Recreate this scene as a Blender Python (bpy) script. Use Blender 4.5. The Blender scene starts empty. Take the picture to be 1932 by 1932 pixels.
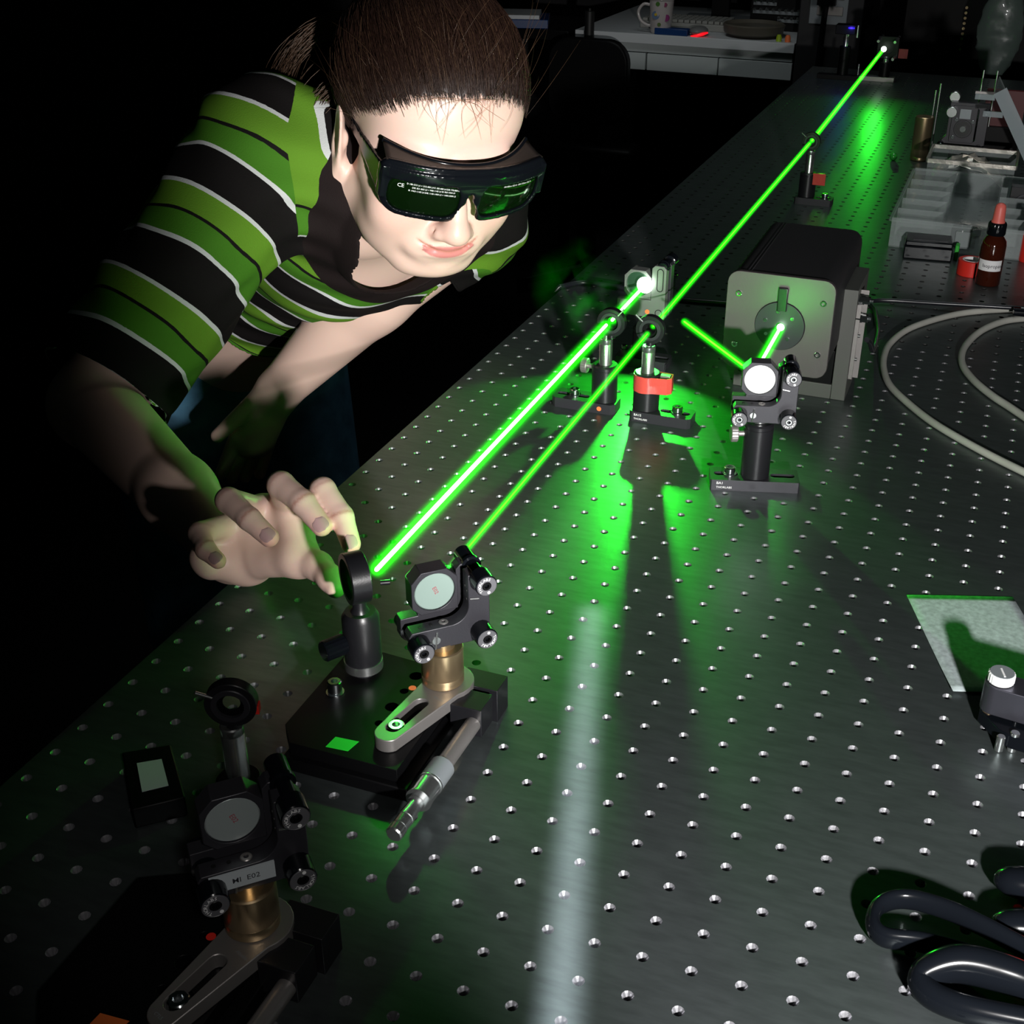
import bpy, bmesh, math, random
import numpy as np
from mathutils import Vector, Matrix
random.seed(7); np.random.seed(7)
S = 0.001                      # everything below is written in millimetres
D2R = math.pi/180
COL = bpy.context.scene.collection

# ------------------------------------------------------------ camera
CAM = np.array([102.5521, -827.6459, 490.4862])
CR = np.array([[0.9400822, 0.1746116, -0.2928417], [0.3406777, -0.446875, 0.8271889], [0.0135732, -0.8773901, -0.4795856]])          # columns: right, down, forward
FPX, PX, PY = (2351.5229, 1050.2465, 964.9834)
cam = bpy.data.cameras.new('camera'); camo = bpy.data.objects.new('camera', cam)
COL.objects.link(camo)
m = Matrix.Identity(4)
for i in range(3):
    m[i][0] = CR[i, 0]; m[i][1] = -CR[i, 1]; m[i][2] = -CR[i, 2]; m[i][3] = CAM[i]*S
camo.matrix_world = m
cam.sensor_width = 36; cam.lens = FPX/1932*36
cam.shift_x = (966-PX)/1932; cam.shift_y = (PY-966)/1932
cam.clip_start = 0.02; cam.clip_end = 50
cam.dof.use_dof = False
sc = bpy.context.scene; sc.camera = camo

def ray(u, v):
    return CR @ np.array([(u-PX)/FPX, (v-PY)/FPX, 1.0])
def atd(u, v, d):              # point (mm) on the sight line of u, v at camera depth d
    return CAM + ray(u, v)*d
def at(u, v, z=0.0):           # point (mm) on the sight line at height z
    r = ray(u, v); return CAM + r*((z-CAM[2])/r[2])

# ------------------------------------------------------------ world, exposure
w = bpy.data.worlds.new('dark_room'); sc.world = w; w.use_nodes = True
w.node_tree.nodes['Background'].inputs[0].default_value = (0.010, 0.016, 0.014, 1)
w.node_tree.nodes['Background'].inputs[1].default_value = 0.12
vs = sc.view_settings
vs.view_transform = 'Standard'; vs.look = 'None'; vs.gamma = 1; vs.exposure = 0; vs.use_curve_mapping = False
cy = sc.cycles
cy.use_denoising = True; cy.max_bounces = 7; cy.diffuse_bounces = 3; cy.glossy_bounces = 4
cy.transmission_bounces = 6; cy.transparent_max_bounces = 16; cy.volume_bounces = 0
cy.sample_clamp_indirect = 3.0; cy.caustics_reflective = False; cy.caustics_refractive = False
cy.volume_step_rate = 2.0

# ------------------------------------------------------------ lights
def lamp(name, kind, loc, energy, color=(1, 1, 1), target=None, size=0.02, **kw):
    l = bpy.data.lights.new(name, kind); l.energy = energy; l.color = color
    if kind in ('POINT', 'SPOT'): l.shadow_soft_size = size
    for k, v in kw.items(): setattr(l, k, v)
    o = bpy.data.objects.new(name, l); COL.objects.link(o)
    o.location = Vector([float(c) for c in loc])*S
    if target is not None:
        d = Vector([float(c) for c in target])*S - o.location
        o.rotation_euler = d.to_track_quat('-Z', 'Y').to_euler()
    return o
GREEN = (0.02, 1.0, 0.03)
# the photographer's hand-held flash, to the right of the camera
FL = (330, -800, 285)
lamp('flash', 'SPOT', FL, 47, (1.0, 0.98, 0.96), atd(1585, 940, 1050), 0.016, spot_size=65*D2R, spot_blend=0.5)
lamp('flash_centre', 'SPOT', FL, 54, (1.0, 0.97, 0.95), atd(1010, 435, 1150), 0.016, spot_size=31*D2R, spot_blend=0.8)
# added light with no real source, laying a bright streak on the bench
o = lamp('streak_light', 'AREA', (-69, -299, 1800), 0.085, (0.9, 0.97, 1.0), (-69, -299.5, 0), shape='RECTANGLE', size_y=0.40)
o.data.size = 0.014; o.data.spread = 0.8*D2R; o.rotation_euler = (0, 0, 16*D2R)
# added fill lights, no such lamps there: lower left and far table end
lamp('lower_left_fill', 'SPOT', (120, -800, 470), 2.4, (1.0, 0.96, 0.92), (-185, -455, 60), 0.02, spot_size=24*D2R, spot_blend=0.8)
o = lamp('far_table_fill', 'AREA', (-60, 1350, 1500), 1.0, (0.92, 1.0, 0.98), (-60, 1351, 0), size_y=1.4, shape='RECTANGLE')
o.data.size = 0.7; o.data.spread = 70*D2R
lamp('leaked_beam', 'SPOT', (-224, -268, 92), 0.5, (0.02, 1, 0.03), at(532, 1462, 84), 0.001, spot_size=7*D2R, spot_blend=0.3)
o = lamp('desk_fill', 'AREA', (-850, 2700, 700), 0.28, (0.95, 1.0, 1.0), (-850, 3330, -80), size_y=0.3, shape='RECTANGLE')  # unseen fill added to brighten the desk
o.data.size = 0.6; o.data.spread = 80*D2R
# laser light scattered where the beam strikes optics
BZ = 90
HOT = {'m3': (-216, 336, 90), 'laser': (-67, 232, 97), 'end': (-190, 2000, 100), 'm1': (-178, -228, 92), 'm2': (-67, 176, 99), 'lens': (-216, -240, 92)}
# ------------------------------------------------------------ materials
def nd(nt, t, **kw):
    n = nt.nodes.new(t)
    for k, v in kw.items():
        if k in n.inputs: n.inputs[k].default_value = v
        else: setattr(n, k, v)
    return n
def pm(name, col, rough=0.5, metal=0.0, bump=0.0, bscale=400, vary=0.0, vscale=30, stretch=None, **kw):
    mt = bpy.data.materials.new(name); mt.use_nodes = True
    nt = mt.node_tree; b = nt.nodes['Principled BSDF']
    b.inputs['Base Color'].default_value = (*col, 1); b.inputs['Roughness'].default_value = rough
    b.inputs['Metallic'].default_value = metal
    for k, v in kw.items():
        k = {'spec': 'Specular IOR Level', 'emis': 'Emission Color', 'estr': 'Emission Strength', 'trans': 'Transmission Weight',
             'alpha': 'Alpha', 'ior': 'IOR', 'sss': 'Subsurface Weight', 'coat': 'Coat Weight'}[k]
        b.inputs[k].default_value = (*v, 1) if k == 'Emission Color' else v
    if bump or vary:
        tc = nd(nt, 'ShaderNodeTexCoord'); src = tc.outputs['Object']
        if stretch:
            mp = nd(nt, 'ShaderNodeMapping'); mp.inputs['Scale'].default_value = stretch
            nt.links.new(src, mp.inputs['Vector']); src = mp.outputs['Vector']
    if bump:
        n = nd(nt, 'ShaderNodeTexNoise', Scale=bscale, Detail=3.0); nt.links.new(src, n.inputs['Vector'])
        bp = nd(nt, 'ShaderNodeBump', Strength=bump, Distance=0.001)
        nt.links.new(n.outputs[0], bp.inputs['Height']); nt.links.new(bp.outputs[0], b.inputs['Normal'])
    if vary:
        n = nd(nt, 'ShaderNodeTexNoise', Scale=vscale, Detail=4.0); nt.links.new(src, n.inputs['Vector'])
        r = nd(nt, 'ShaderNodeValToRGB')
        r.color_ramp.elements[0].position = 0.3; r.color_ramp.elements[1].position = 0.7
        r.color_ramp.elements[0].color = (*[c*(1-vary) for c in col], 1)
        r.color_ramp.elements[1].color = (*[min(1, c*(1+vary)) for c in col], 1)
        nt.links.new(n.outputs[0], r.inputs[0]); nt.links.new(r.outputs[0], b.inputs['Base Color'])
    return mt
M = {}
M['table'] = pm('brushed_steel', (0.135, 0.158, 0.160), 0.36, 0.78, bump=0.05, bscale=900, vary=0.13, vscale=45, stretch=(1.2, 5, 1))
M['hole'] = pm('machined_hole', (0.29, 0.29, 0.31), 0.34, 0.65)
M['hole2'] = pm('dark_far_hole', (0.05, 0.05, 0.05), 0.45, 0.5)  # darker copy of the hole walls, used for the far rows
M['void'] = pm('void_black', (0.004, 0.004, 0.004), 0.6, 0)
M['black'] = pm('black_anodised', (0.010, 0.010, 0.012), 0.34, 0.0, spec=0.5, bump=0.05, bscale=900)
M['blackm'] = pm('black_anodised_satin', (0.032, 0.031, 0.038), 0.42, 0.3, spec=0.6, bump=0.05, bscale=900)
M['dark'] = pm('dark_anodised', (0.003, 0.003, 0.0035), 0.45, 0.0, spec=0.18)
M['rubber'] = pm('black_plastic', (0.004, 0.005, 0.007), 0.16, 0.0, spec=0.24)
M['steel'] = pm('stainless_steel', (0.62, 0.64, 0.64), 0.26, 0.95, bump=0.03, bscale=600)
M['chrome'] = pm('plated_screw', (0.7, 0.74, 0.76), 0.16, 1.0)
M['brass'] = pm('turned_brass', (0.55, 0.41, 0.24), 0.30, 0.9, bump=0.05, bscale=300, stretch=(.1, .1, 8))
M['fork'] = pm('cast_steel', (0.36, 0.34, 0.33), 0.42, 0.75, bump=0.06, bscale=500, vary=0.08)
M['white'] = pm('white_print', (0.85, 0.85, 0.86), 0.6)
M['paper'] = pm('label_paper', (0.50, 0.55, 0.58), 0.7)
M['ink'] = pm('dark_ink', (0.03, 0.03, 0.04), 0.6)
M['redink'] = pm('red_ink', (0.35, 0.05, 0.07), 0.6)
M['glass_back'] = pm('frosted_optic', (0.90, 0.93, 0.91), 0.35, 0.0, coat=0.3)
M['glass_m1'] = pm('greenish_optic_shaded', (0.30, 0.40, 0.36), 0.3, 0.25)  # copy of the frosted optic with shade put into its colour
M['glass_dim'] = pm('grey_optic_shaded', (0.42, 0.48, 0.48), 0.32, 0.35)  # same optic again, its dimness painted into the grey
M['dark_mirror'] = pm('green_tinted_mirror', (0.05, 0.12, 0.07), 0.25, 0.6)
M['clear'] = pm('coated_glass', (0.03, 0.06, 0.04), 0.05, 0.0, trans=0.5, ior=1.45, alpha=0.6)
M['orange'] = pm('orange_dot', (0.9, 0.20, 0.06), 0.5)
M['orangep'] = pm('orange_paper', (0.75, 0.16, 0.03), 0.7)
M['redtape'] = pm('red_tape', (0.62, 0.075, 0.06), 0.25, 0.0, coat=0.4, bump=0.5, bscale=120)
M['red'] = pm('red_plastic', (0.75, 0.03, 0.02), 0.35)
M['greent'] = pm('green_tape', (0.02, 0.75, 0.04), 0.6)
M['greenp'] = pm('green_plastic', (0.02, 0.45, 0.03), 0.5)
M['cable'] = pm('grey_cable_sheath', (0.42, 0.42, 0.38), 0.5, vary=0.12, vscale=25)
M['bcable'] = pm('black_cable_sheath', (0.012, 0.013, 0.017), 0.3)
M['facep'] = pm('brushed_face_plate', (0.15, 0.13, 0.135), 0.40, 0.72, bump=0.12, bscale=500, stretch=(8, 1, .3))
M['bracket'] = pm('painted_bracket', (0.105, 0.11, 0.10), 0.55, 0.35, bump=0.10, bscale=1500)
M['housing'] = pm('black_housing', (0.014, 0.014, 0.016), 0.55, 0.0, bump=0.25, bscale=1500)
M['amber'] = pm('amber_glass', (0.045, 0.008, 0.003), 0.08, 0.0, coat=0.6)
M['coral'] = pm('coral_rubber', (0.80, 0.16, 0.13), 0.45)
M['tissue'] = pm('lens_tissue', (0.42, 0.49, 0.50), 0.8, vary=0.22, vscale=260)
M['poly'] = pm('clear_polypropylene', (0.55, 0.62, 0.62), 0.3, 0.0, alpha=0.22, coat=0.5)
M['polyd'] = pm('clear_lid_plastic', (0.50, 0.58, 0.62), 0.25, 0.0, alpha=0.5, coat=0.6)
M['foil'] = pm('foil', (0.85, 0.80, 0.72), 0.28, 0.9, bump=0.8, bscale=60)
M['floor'] = pm('dark_floor', (0.012, 0.012, 0.012), 0.6)
M['wall'] = pm('dark_wall', (0.02, 0.02, 0.022), 0.8)
M['deskw'] = pm('white_laminate', (0.62, 0.65, 0.67), 0.5)
M['deskf'] = pm('grey_laminate', (0.50, 0.55, 0.55), 0.5)
M['ceramic'] = pm('mug_ceramic', (0.50, 0.46, 0.45), 0.15, coat=0.6)
M['kb'] = pm('beige_keys', (0.30, 0.30, 0.28), 0.5)
M['blue'] = pm('blue_plastic', (0.005, 0.04, 0.16), 0.35)
M['mousep'] = pm('grey_mouse', (0.20, 0.20, 0.20), 0.4)
M['olive'] = pm('brown_ceramic', (0.10, 0.09, 0.07), 0.5)
M['screen'] = pm('screen_light', (0.2, 0.5, 0.45), 0.4, emis=(0.15, 0.7, 0.55), estr=0.5)
M['redled'] = pm('red_led', (0.5, 0.0, 0.0), 0.4, emis=(1, 0.01, 0.02), estr=0.9)
M['blueled'] = pm('blue_led', (0, 0, 0.4), 0.4, emis=(0.08, 0.02, 1), estr=0.35)
M['bag'] = pm('thin_clear_bag', (0.22, 0.30, 0.27), 0.25, 0.0, alpha=0.38, coat=0.4, bump=0.8, bscale=30)
M['silverp'] = pm('silver_panel', (0.27, 0.30, 0.32), 0.4, 0.3)
M['greenball'] = pm('green_ball', (0.02, 0.30, 0.03), 0.2, coat=0.4)

# ------------------------------------------------------------ mesh builder
I4 = Matrix.Identity(4)
def T(x=0, y=0, z=0): return Matrix.Translation((x, y, z))
def RZ(a): return Matrix.Rotation(a*D2R, 4, 'Z')
def RX(a): return Matrix.Rotation(a*D2R, 4, 'X')
def RY(a): return Matrix.Rotation(a*D2R, 4, 'Y')
def circ(cx, cy, r, n=20, a0=0, a1=360):
    k = n if abs(a1-a0) >= 360 else n+1
    return [(cx+r*math.cos((a0+(a1-a0)*i/n)*D2R), cy+r*math.sin((a0+(a1-a0)*i/n)*D2R)) for i in range(k)]
def rrect(x0, y0, x1, y1, r, n=5):
    p = []
    for cx, cy_, a in ((x1-r, y0+r, -90), (x1-r, y1-r, 0), (x0+r, y1-r, 90), (x0+r, y0+r, 180)):
        p += circ(cx, cy_, r, n, a, a+90)
    return p
def slot(xa, ya, xb, yb, r, n=8):
    a = math.atan2(yb-ya, xb-xa)/D2R
    return circ(xb, yb, r, n, a-90, a+90)+circ(xa, ya, r, n, a+90, a+270)
def frame_to(p0, p1):
    p0 = Vector([float(c) for c in p0]); p1 = Vector([float(c) for c in p1])
    q = (p1-p0).to_track_quat('Z', 'Y').to_matrix().to_4x4(); q.translation = p0
    return q, (p1-p0).length
class B:
    def __init__(s, mx=I4): s.v = []; s.f = []; s.mi = []; s.mx = mx; s.m = 0
    def add(s, vs_, fs, mx=None):
        mm = s.mx @ mx if mx is not None else s.mx
        n = len(s.v); s.v += [tuple((mm @ Vector(p))*S) for p in vs_]
        s.f += [tuple(n+i for i in f) for f in fs]; s.mi += [s.m]*len(fs); return s
    def box(s, x0, y0, z0, x1, y1, z1, mx=None):
        vs_ = [(x, y, z) for x in (x0, x1) for y in (y0, y1) for z in (z0, z1)]
        return s.add(vs_, [(0, 1, 3, 2), (4, 6, 7, 5), (0, 4, 5, 1), (2, 3, 7, 6), (0, 2, 6, 4), (1, 5, 7, 3)], mx)
    def lathe(s, prof, n=24, mx=None, knurl=0):
        vs_ = []; fs = []; k = len(prof)
        for i in range(n):
            a = 2*math.pi*i/n
            for j, (r, z) in enumerate(prof):
                rr = r-(knurl if (i % 2 and 0 < j < k-1) else 0) if knurl else r
                vs_.append((rr*math.cos(a), rr*math.sin(a), z))
        for i in range(n):
            i2 = (i+1) % n
            for j in range(k-1):
                fs.append((i*k+j, i2*k+j, i2*k+j+1, i*k+j+1))
        if prof[0][0] > 1e-6: fs.append(tuple(i*k for i in range(n))[::-1])
        if prof[-1][0] > 1e-6: fs.append(tuple(i*k+k-1 for i in range(n)))
        return s.add(vs_, fs, mx)
    def cyl(s, p0, p1, r0, r1=None, n=20, ch=0, knurl=0):
        r1 = r0 if r1 is None else r1; q, L = frame_to(p0, p1)
        pr_ = [(r0-ch, 0), (r0, ch), (r1, L-ch), (r1-ch, L)] if ch else [(r0, 0), (r1, L)]
        return s.lathe(pr_, n, q, knurl)
    def ring(s, p0, p1, ri, ro, n=28):
        q, L = frame_to(p0, p1); c = 0.4
        pr_ = [(ri, 0), (ro-c, 0), (ro, c), (ro, L-c), (ro-c, L), (ri, L)]; vs_ = []; fs = []; k = 6
        for i in range(n):
            a = 2*math.pi*i/n
            vs_ += [(r*math.cos(a), r*math.sin(a), z) for r, z in pr_]
        for i in range(n):
            i2 = (i+1) % n
            for j in range(k): fs.append((i*k+j, i2*k+j, i2*k+(j+1) % k, i*k+(j+1) % k))
        return s.add(vs_, fs, q)
    def tube(s, pts, r, n=10, sy=1.0, closed=False, up=None):
        P = [Vector([float(c) for c in p]) for p in pts]; vs_ = []; fs = []; k = len(P); prev = None
        for i, p in enumerate(P):
            a = P[(i-1) % k] if (closed or i) else P[0]; b = P[(i+1) % k] if (closed or i < k-1) else P[-1]
            t = (b-a).normalized()
            u_ = Vector(up) if up else (prev if prev else (Vector((0, 0, 1)) if abs(t.z) < .9 else Vector((1, 0, 0))))
            x = t.cross(u_).normalized(); y = x.cross(t).normalized(); prev = y
            rr = r[i] if hasattr(r, '__len__') else r
            for j in range(n):
                g = 2*math.pi*j/n
                vs_.append(tuple(p+x*rr*math.cos(g)+y*rr*sy*math.sin(g)))
        for i in range(k if closed else k-1):
            i2 = (i+1) % k
            for j in range(n):
                j2 = (j+1) % n; fs.append((i*n+j, i*n+j2, i2*n+j2, i2*n+j))
        if not closed: fs += [tuple(range(n))[::-1], tuple((k-1)*n+j for j in range(n))]
        return s.add(vs_, fs)
    def plate(s, outline, holes, z0, z1, mx=None):
        bm = bmesh.new(); loops = []
        for lp in [outline]+list(holes):
            vv = [bm.verts.new((p[0], p[1], 0)) for p in lp]
            for i in range(len(vv)): bm.edges.new((vv[i], vv[(i+1) % len(vv)]))
            loops.append(len(vv))
        bm.verts.ensure_lookup_table(); bm.verts.index_update()
        if holes: bmesh.ops.triangle_fill(bm, use_beauty=True, use_dissolve=False, edges=bm.edges[:])
        else: bm.faces.new(bm.verts[:])
        bm.verts.index_update()
        co = [(v.co.x, v.co.y) for v in bm.verts]; fc = [[v.index for v in f.verts] for f in bm.faces]; bm.free()
        def area(ix): return sum(co[ix[i]][0]*co[ix[(i+1) % len(ix)]][1]-co[ix[(i+1) % len(ix)]][0]*co[ix[i]][1] for i in range(len(ix)))
        fc = [f if area(f) > 0 else f[::-1] for f in fc]; n = len(co)
        vs_ = [(x, y, z0) for x, y in co]+[(x, y, z1) for x, y in co]
        fs = [tuple(f[::-1]) for f in fc]+[tuple(i+n for i in f) for f in fc]; st = 0
        for li, L in enumerate(loops):
            ix = list(range(st, st+L)); ccw = area(ix) > 0
            if li: ccw = not ccw
            for i in range(L):
                a, b = ix[i], ix[(i+1) % L]
                fs.append((a, b, b+n, a+n) if ccw else (b, a, a+n, b+n))
            st += L
        return s.add(vs_, fs, mx)
    def ball(s, c, r, n=16, sc_=(1, 1, 1)):
        k = n//2; pr_ = [(r*math.sin(math.pi*j/k), -r*math.cos(math.pi*j/k)) for j in range(k+1)]
        return s.lathe(pr_, n, T(*c) @ Matrix.Diagonal((*sc_, 1)))
    def text(s, txt, size, mx=None, arc=None, align='l'):
        if arc:
            r, a0, step = arc
            for i, chh in enumerate(txt):
                a = a0-step*i; v_, f_ = glyph(chh, size)
                s.add(v_, f_, (mx or I4) @ RZ(a) @ T(0, r, 0) @ T(-size*.3, -size*.35, 0))
        else:
            v_, f_ = glyph(txt, size); wd = max([p[0] for p in v_]) if v_ else 0
            s.add(v_, f_, (mx or I4) @ T(-wd/2 if align == 'c' else 0, 0, 0))
        return s
    def build(s, name, mat, parent=None, ang=35, bev=0, mats=None, smooth=True):
        me = bpy.data.meshes.new(name); me.from_pydata(s.v, [], s.f)
        if isinstance(mat, str): mat = M[mat]
        me.materials.append(mat)
        for x in mats or []: me.materials.append(M[x] if isinstance(x, str) else x)
        if mats: me.polygons.foreach_set('material_index', s.mi)
        me.validate(); me.update()
        if smooth: me.shade_smooth(); me.set_sharp_from_angle(angle=ang*D2R)
        o = bpy.data.objects.new(name, me); COL.objects.link(o); o.parent = parent
        if bev:
            b = o.modifiers.new('bevel', 'BEVEL'); b.width = bev*S; b.segments = 2; b.limit_method = 'ANGLE'; b.angle_limit = 40*D2R
        return o
GL = {}
def glyph(txt, size):
    if txt not in GL:
        c = bpy.data.curves.new('t', 'FONT'); c.body = txt; c.size = 1; c.resolution_u = 2; c.offset = 0.004
        o = bpy.data.objects.new('t', c); me = bpy.data.meshes.new_from_object(o)
        GL[txt] = ([tuple(v.co) for v in me.vertices], [tuple(p.vertices) for p in me.polygons])
        bpy.data.meshes.remove(me); bpy.data.objects.remove(o); bpy.data.curves.remove(c)
    v_, f_ = GL[txt]; return [(x*size, y*size, 0) for x, y, z in v_], f_
def prop(o, label=None, cat=None, group=None, kind=None):
    if label: o['label'] = label
    if cat: o['category'] = cat
    if group: o['group'] = group
    if kind: o['kind'] = kind
    return o
def thing(name, label, cat, loc=(0, 0, 0), rz=0, group=None):
    o = bpy.data.objects.new(name, None); COL.objects.link(o); o.empty_display_size = 0.02
    o.location = Vector([float(c) for c in loc])*S; o.rotation_euler = (0, 0, rz*D2R)
    return prop(o, label, cat, group)
def copy_tree(o, parent=None, kids=None):
    c = o.copy(); COL.objects.link(c); c.parent = parent
    for ch in list(o.children): copy_tree(ch, c)
    return c
# ------------------------------------------------------------ room
FZ = -900
def struct(name, b, mat, **k):
    o = b.build(name, mat, smooth=False, **k); o['kind'] = 'structure'; return o
struct('floor', B().box(-2600, -1600, FZ-40, 1800, 4700, FZ), 'floor')
struct('wall_back', B().box(-2600, 4700, FZ-40, 1800, 4800, 1700), 'wall')
struct('wall_left', B().box(-2700, -1600, FZ-40, -2600, 4800, 1700), 'wall')

# ------------------------------------------------------------ optical table
XL, XR, YN, YF = -384, 662.5, -762.5, 2345
tab = thing('optical_table', 'long grey steel optical table with a grid of threaded holes', 'table', (0, 0, FZ))
TZ = -FZ
def table_top():
    ix = list(range(-15, 27)); iy = list(range(-30, 94)); n = 12
    vs_ = []; fs = []; mi = []; cid = {}
    def corner(i, j):
        if (i, j) not in cid:
            x = XL if i == ix[0] else (XR if i == ix[-1]+1 else 25*i-12.5)
            y = YN if j == iy[0] else (YF if j == iy[-1]+1 else 25*j-12.5)
            cid[(i, j)] = len(vs_); vs_.append((x*S, y*S, TZ*S))
        return cid[(i, j)]
    cs = [(math.cos((45+360*k/n)*D2R), math.sin((45+360*k/n)*D2R)) for k in range(n)]
    for i in ix:
        for j in iy:
            q = [corner(i+1, j+1), corner(i, j+1), corner(i, j), corner(i+1, j)]
            s0 = len(vs_)
            for r, z in ((3.15, 0), (2.6, -0.9), (0.9, -4.2)):
                vs_.extend([((25*i+r*c)*S, (25*j+r*s_)*S, (TZ+z)*S) for c, s_ in cs])
            for k in range(4):
                a = k*n//4
                fs.append((q[k], q[(k+1) % 4])+tuple(s0+((a+n//4-t) % n) for t in range(n//4+1))); mi.append(0)
            for lv in (0, 1):
                for k in range(n):
                    k2 = (k+1) % n
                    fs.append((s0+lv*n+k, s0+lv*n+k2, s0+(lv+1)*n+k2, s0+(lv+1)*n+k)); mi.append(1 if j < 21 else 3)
            fs.append(tuple(s0+2*n+k for k in range(n))); mi.append(2)
    me = bpy.data.meshes.new('table_top'); me.from_pydata(vs_, [], fs)
    for mname in ('table', 'hole', 'void', 'hole2'): me.materials.append(M[mname])
    me.polygons.foreach_set('material_index', mi); me.update()
    o = bpy.data.objects.new('table_top', me); COL.objects.link(o); o.parent = tab
table_top()
b = B()
b.box(XL, YN, TZ-65, XL+6, YF, TZ-.02); b.box(XR-6, YN, TZ-65, XR, YF, TZ-.02); b.box(XL, YN, TZ-65, XR, YN+6, TZ-.02); b.box(XL, YF-6, TZ-65, XR, YF, TZ-.02)
b.box(XL+1, YN+1, TZ-64, XR-1, YF-1, TZ-8)
b.build('core_panel', 'dark', tab, smooth=False)
for x in (XL+160, XR-160):
    for y in (YN+300, YF-300):
        B().cyl((x, y, 0), (x, y, TZ-64), 60, n=24).build('leg', 'dark', tab)

# ------------------------------------------------------------ optomechanics
def cap_screw(p, r=5, h=5.5, T_=None, z=0):
    x, y = p; b = B()
    b.lathe([(r*.72, 0), (r, .5), (r, h-.6), (r-.7, h), (r*.5, h), (r*.46, h-3), (0, h-3)], 16, T(x, y, z), knurl=.18)
    b.lathe([(r*1.25, -1.2), (r*1.25, 0), (r*.5, 0)], 16, T(x, y, z))
    return b.build('cap_screw', 'chrome', T_)
def base_plate(T_, x0, x1, y0, y1, z, slots, text=None, ch=3, dot=None):
    b = B(); o_ = [(x0+ch, y0), (x1-ch, y0), (x1, y0+ch), (x1, y1-ch), (x1-ch, y1), (x0+ch, y1), (x0, y1-ch), (x0, y0+ch)]
    b.plate(o_, [slot(a, (y0+y1)/2, c, (y0+y1)/2, 3.3) for a, c in slots], 0.05, z)
    b.plate([(p[0]*1, p[1]) for p in rrect(x0+6, y0+5, x1-6, y1-5, 2)], [], 0, .04)
    o = b.build('base', 'blackm', T_, bev=.35)
    if text:
        t = B()
        t.text(text[0], 3.4, T(x0+5, y0-.06, z-4) @ RX(90)); t.text(text[1], 2.7, T(x0+5, y0-.06, z-7.8) @ RX(90))
        t.build('base_lettering', 'white', o, smooth=False)
    if dot is not None:
        B().cyl((dot, y0-.1, z/2), (dot, y0+.5, z/2), 2.3).build('dot_sticker', 'orange', o)
    return o
def post_holder(T_, x, y, z0, z1, thumb=None, post=None, r=12.4, mat='black'):
    b = B(); b.lathe([(r-1, z0), (r, z0+1), (r, z1-5), (r-.35, z1-4.7), (r-.35, z1-4.3), (r, z1-4), (r, z1-1.4), (r-1.4, z1), (6.7, z1), (6.7, z1-4)], 40, T(x, y, 0))
    h = b.build('post_holder', mat, T_)
    if thumb is not None:
        a, zt = thumb; c, s_ = math.cos(a*D2R), math.sin(a*D2R)
        t = B(); t.cyl((x+c*r*.9, y+s_*r*.9, zt), (x+c*(r+6), y+s_*(r+6), zt), 2.4)
        t.cyl((x+c*(r+5), y+s_*(r+5), zt), (x+c*(r+11), y+s_*(r+11), zt), 7.2, n=44, ch=.7, knurl=.35)
        t.build('thumbscrew', 'fork', h)
    if post:
        p = B(); p.lathe([(6.3, z1-14), (6.35, post-6), (6.1, post-5.6), (6.1, post-5.2), (6.35, post-4.8), (6.35, post-.7), (5.6, post), (0, post)], 32, T(x, y, 0))
        p.cyl((x, y, post-.5), (x, y, post+5), 2.6)
        p.build('post', 'steel', T_)
def iris(T_, x, y, z, yaw=0, pin=135, r=13.6, ap=4.6):
    mx = T(x, y, z) @ RZ(yaw) @ RX(90)
    q = B(mx); q.ring((0, 0, -3.5), (0, 0, 3.5), 10.2, r, 40); q.cyl((0, -r-1.5, 0), (0, -r+1.5, 0), 4.2, n=16)
    q.build('iris_housing', 'black', T_)
    q = B(mx); q.ring((0, 0, 2.2), (0, 0, 4.3), ap+2.6, 10.3, 40); q.build('front_ring', 'blackm', T_)
    q = B(mx); n = 10
    for i in range(n):
        q.plate(circ(0, 0, 9.9, 8, 0, 96)+circ(0, 0, ap, 6, 70, 20), [], -.25+i*.05, -.2+i*.05, RZ(i*360/n))
    q.build('iris_leaves', 'dark', T_)
    c, s_ = math.cos(pin*D2R), math.sin(pin*D2R)
    q = B(mx); q.cyl((c*9.8, s_*9.8, 2.8), (c*19.5, s_*19.5, 4.5), .95, n=10, ch=.2); q.build('lever_pin', 'steel', T_)

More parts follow.
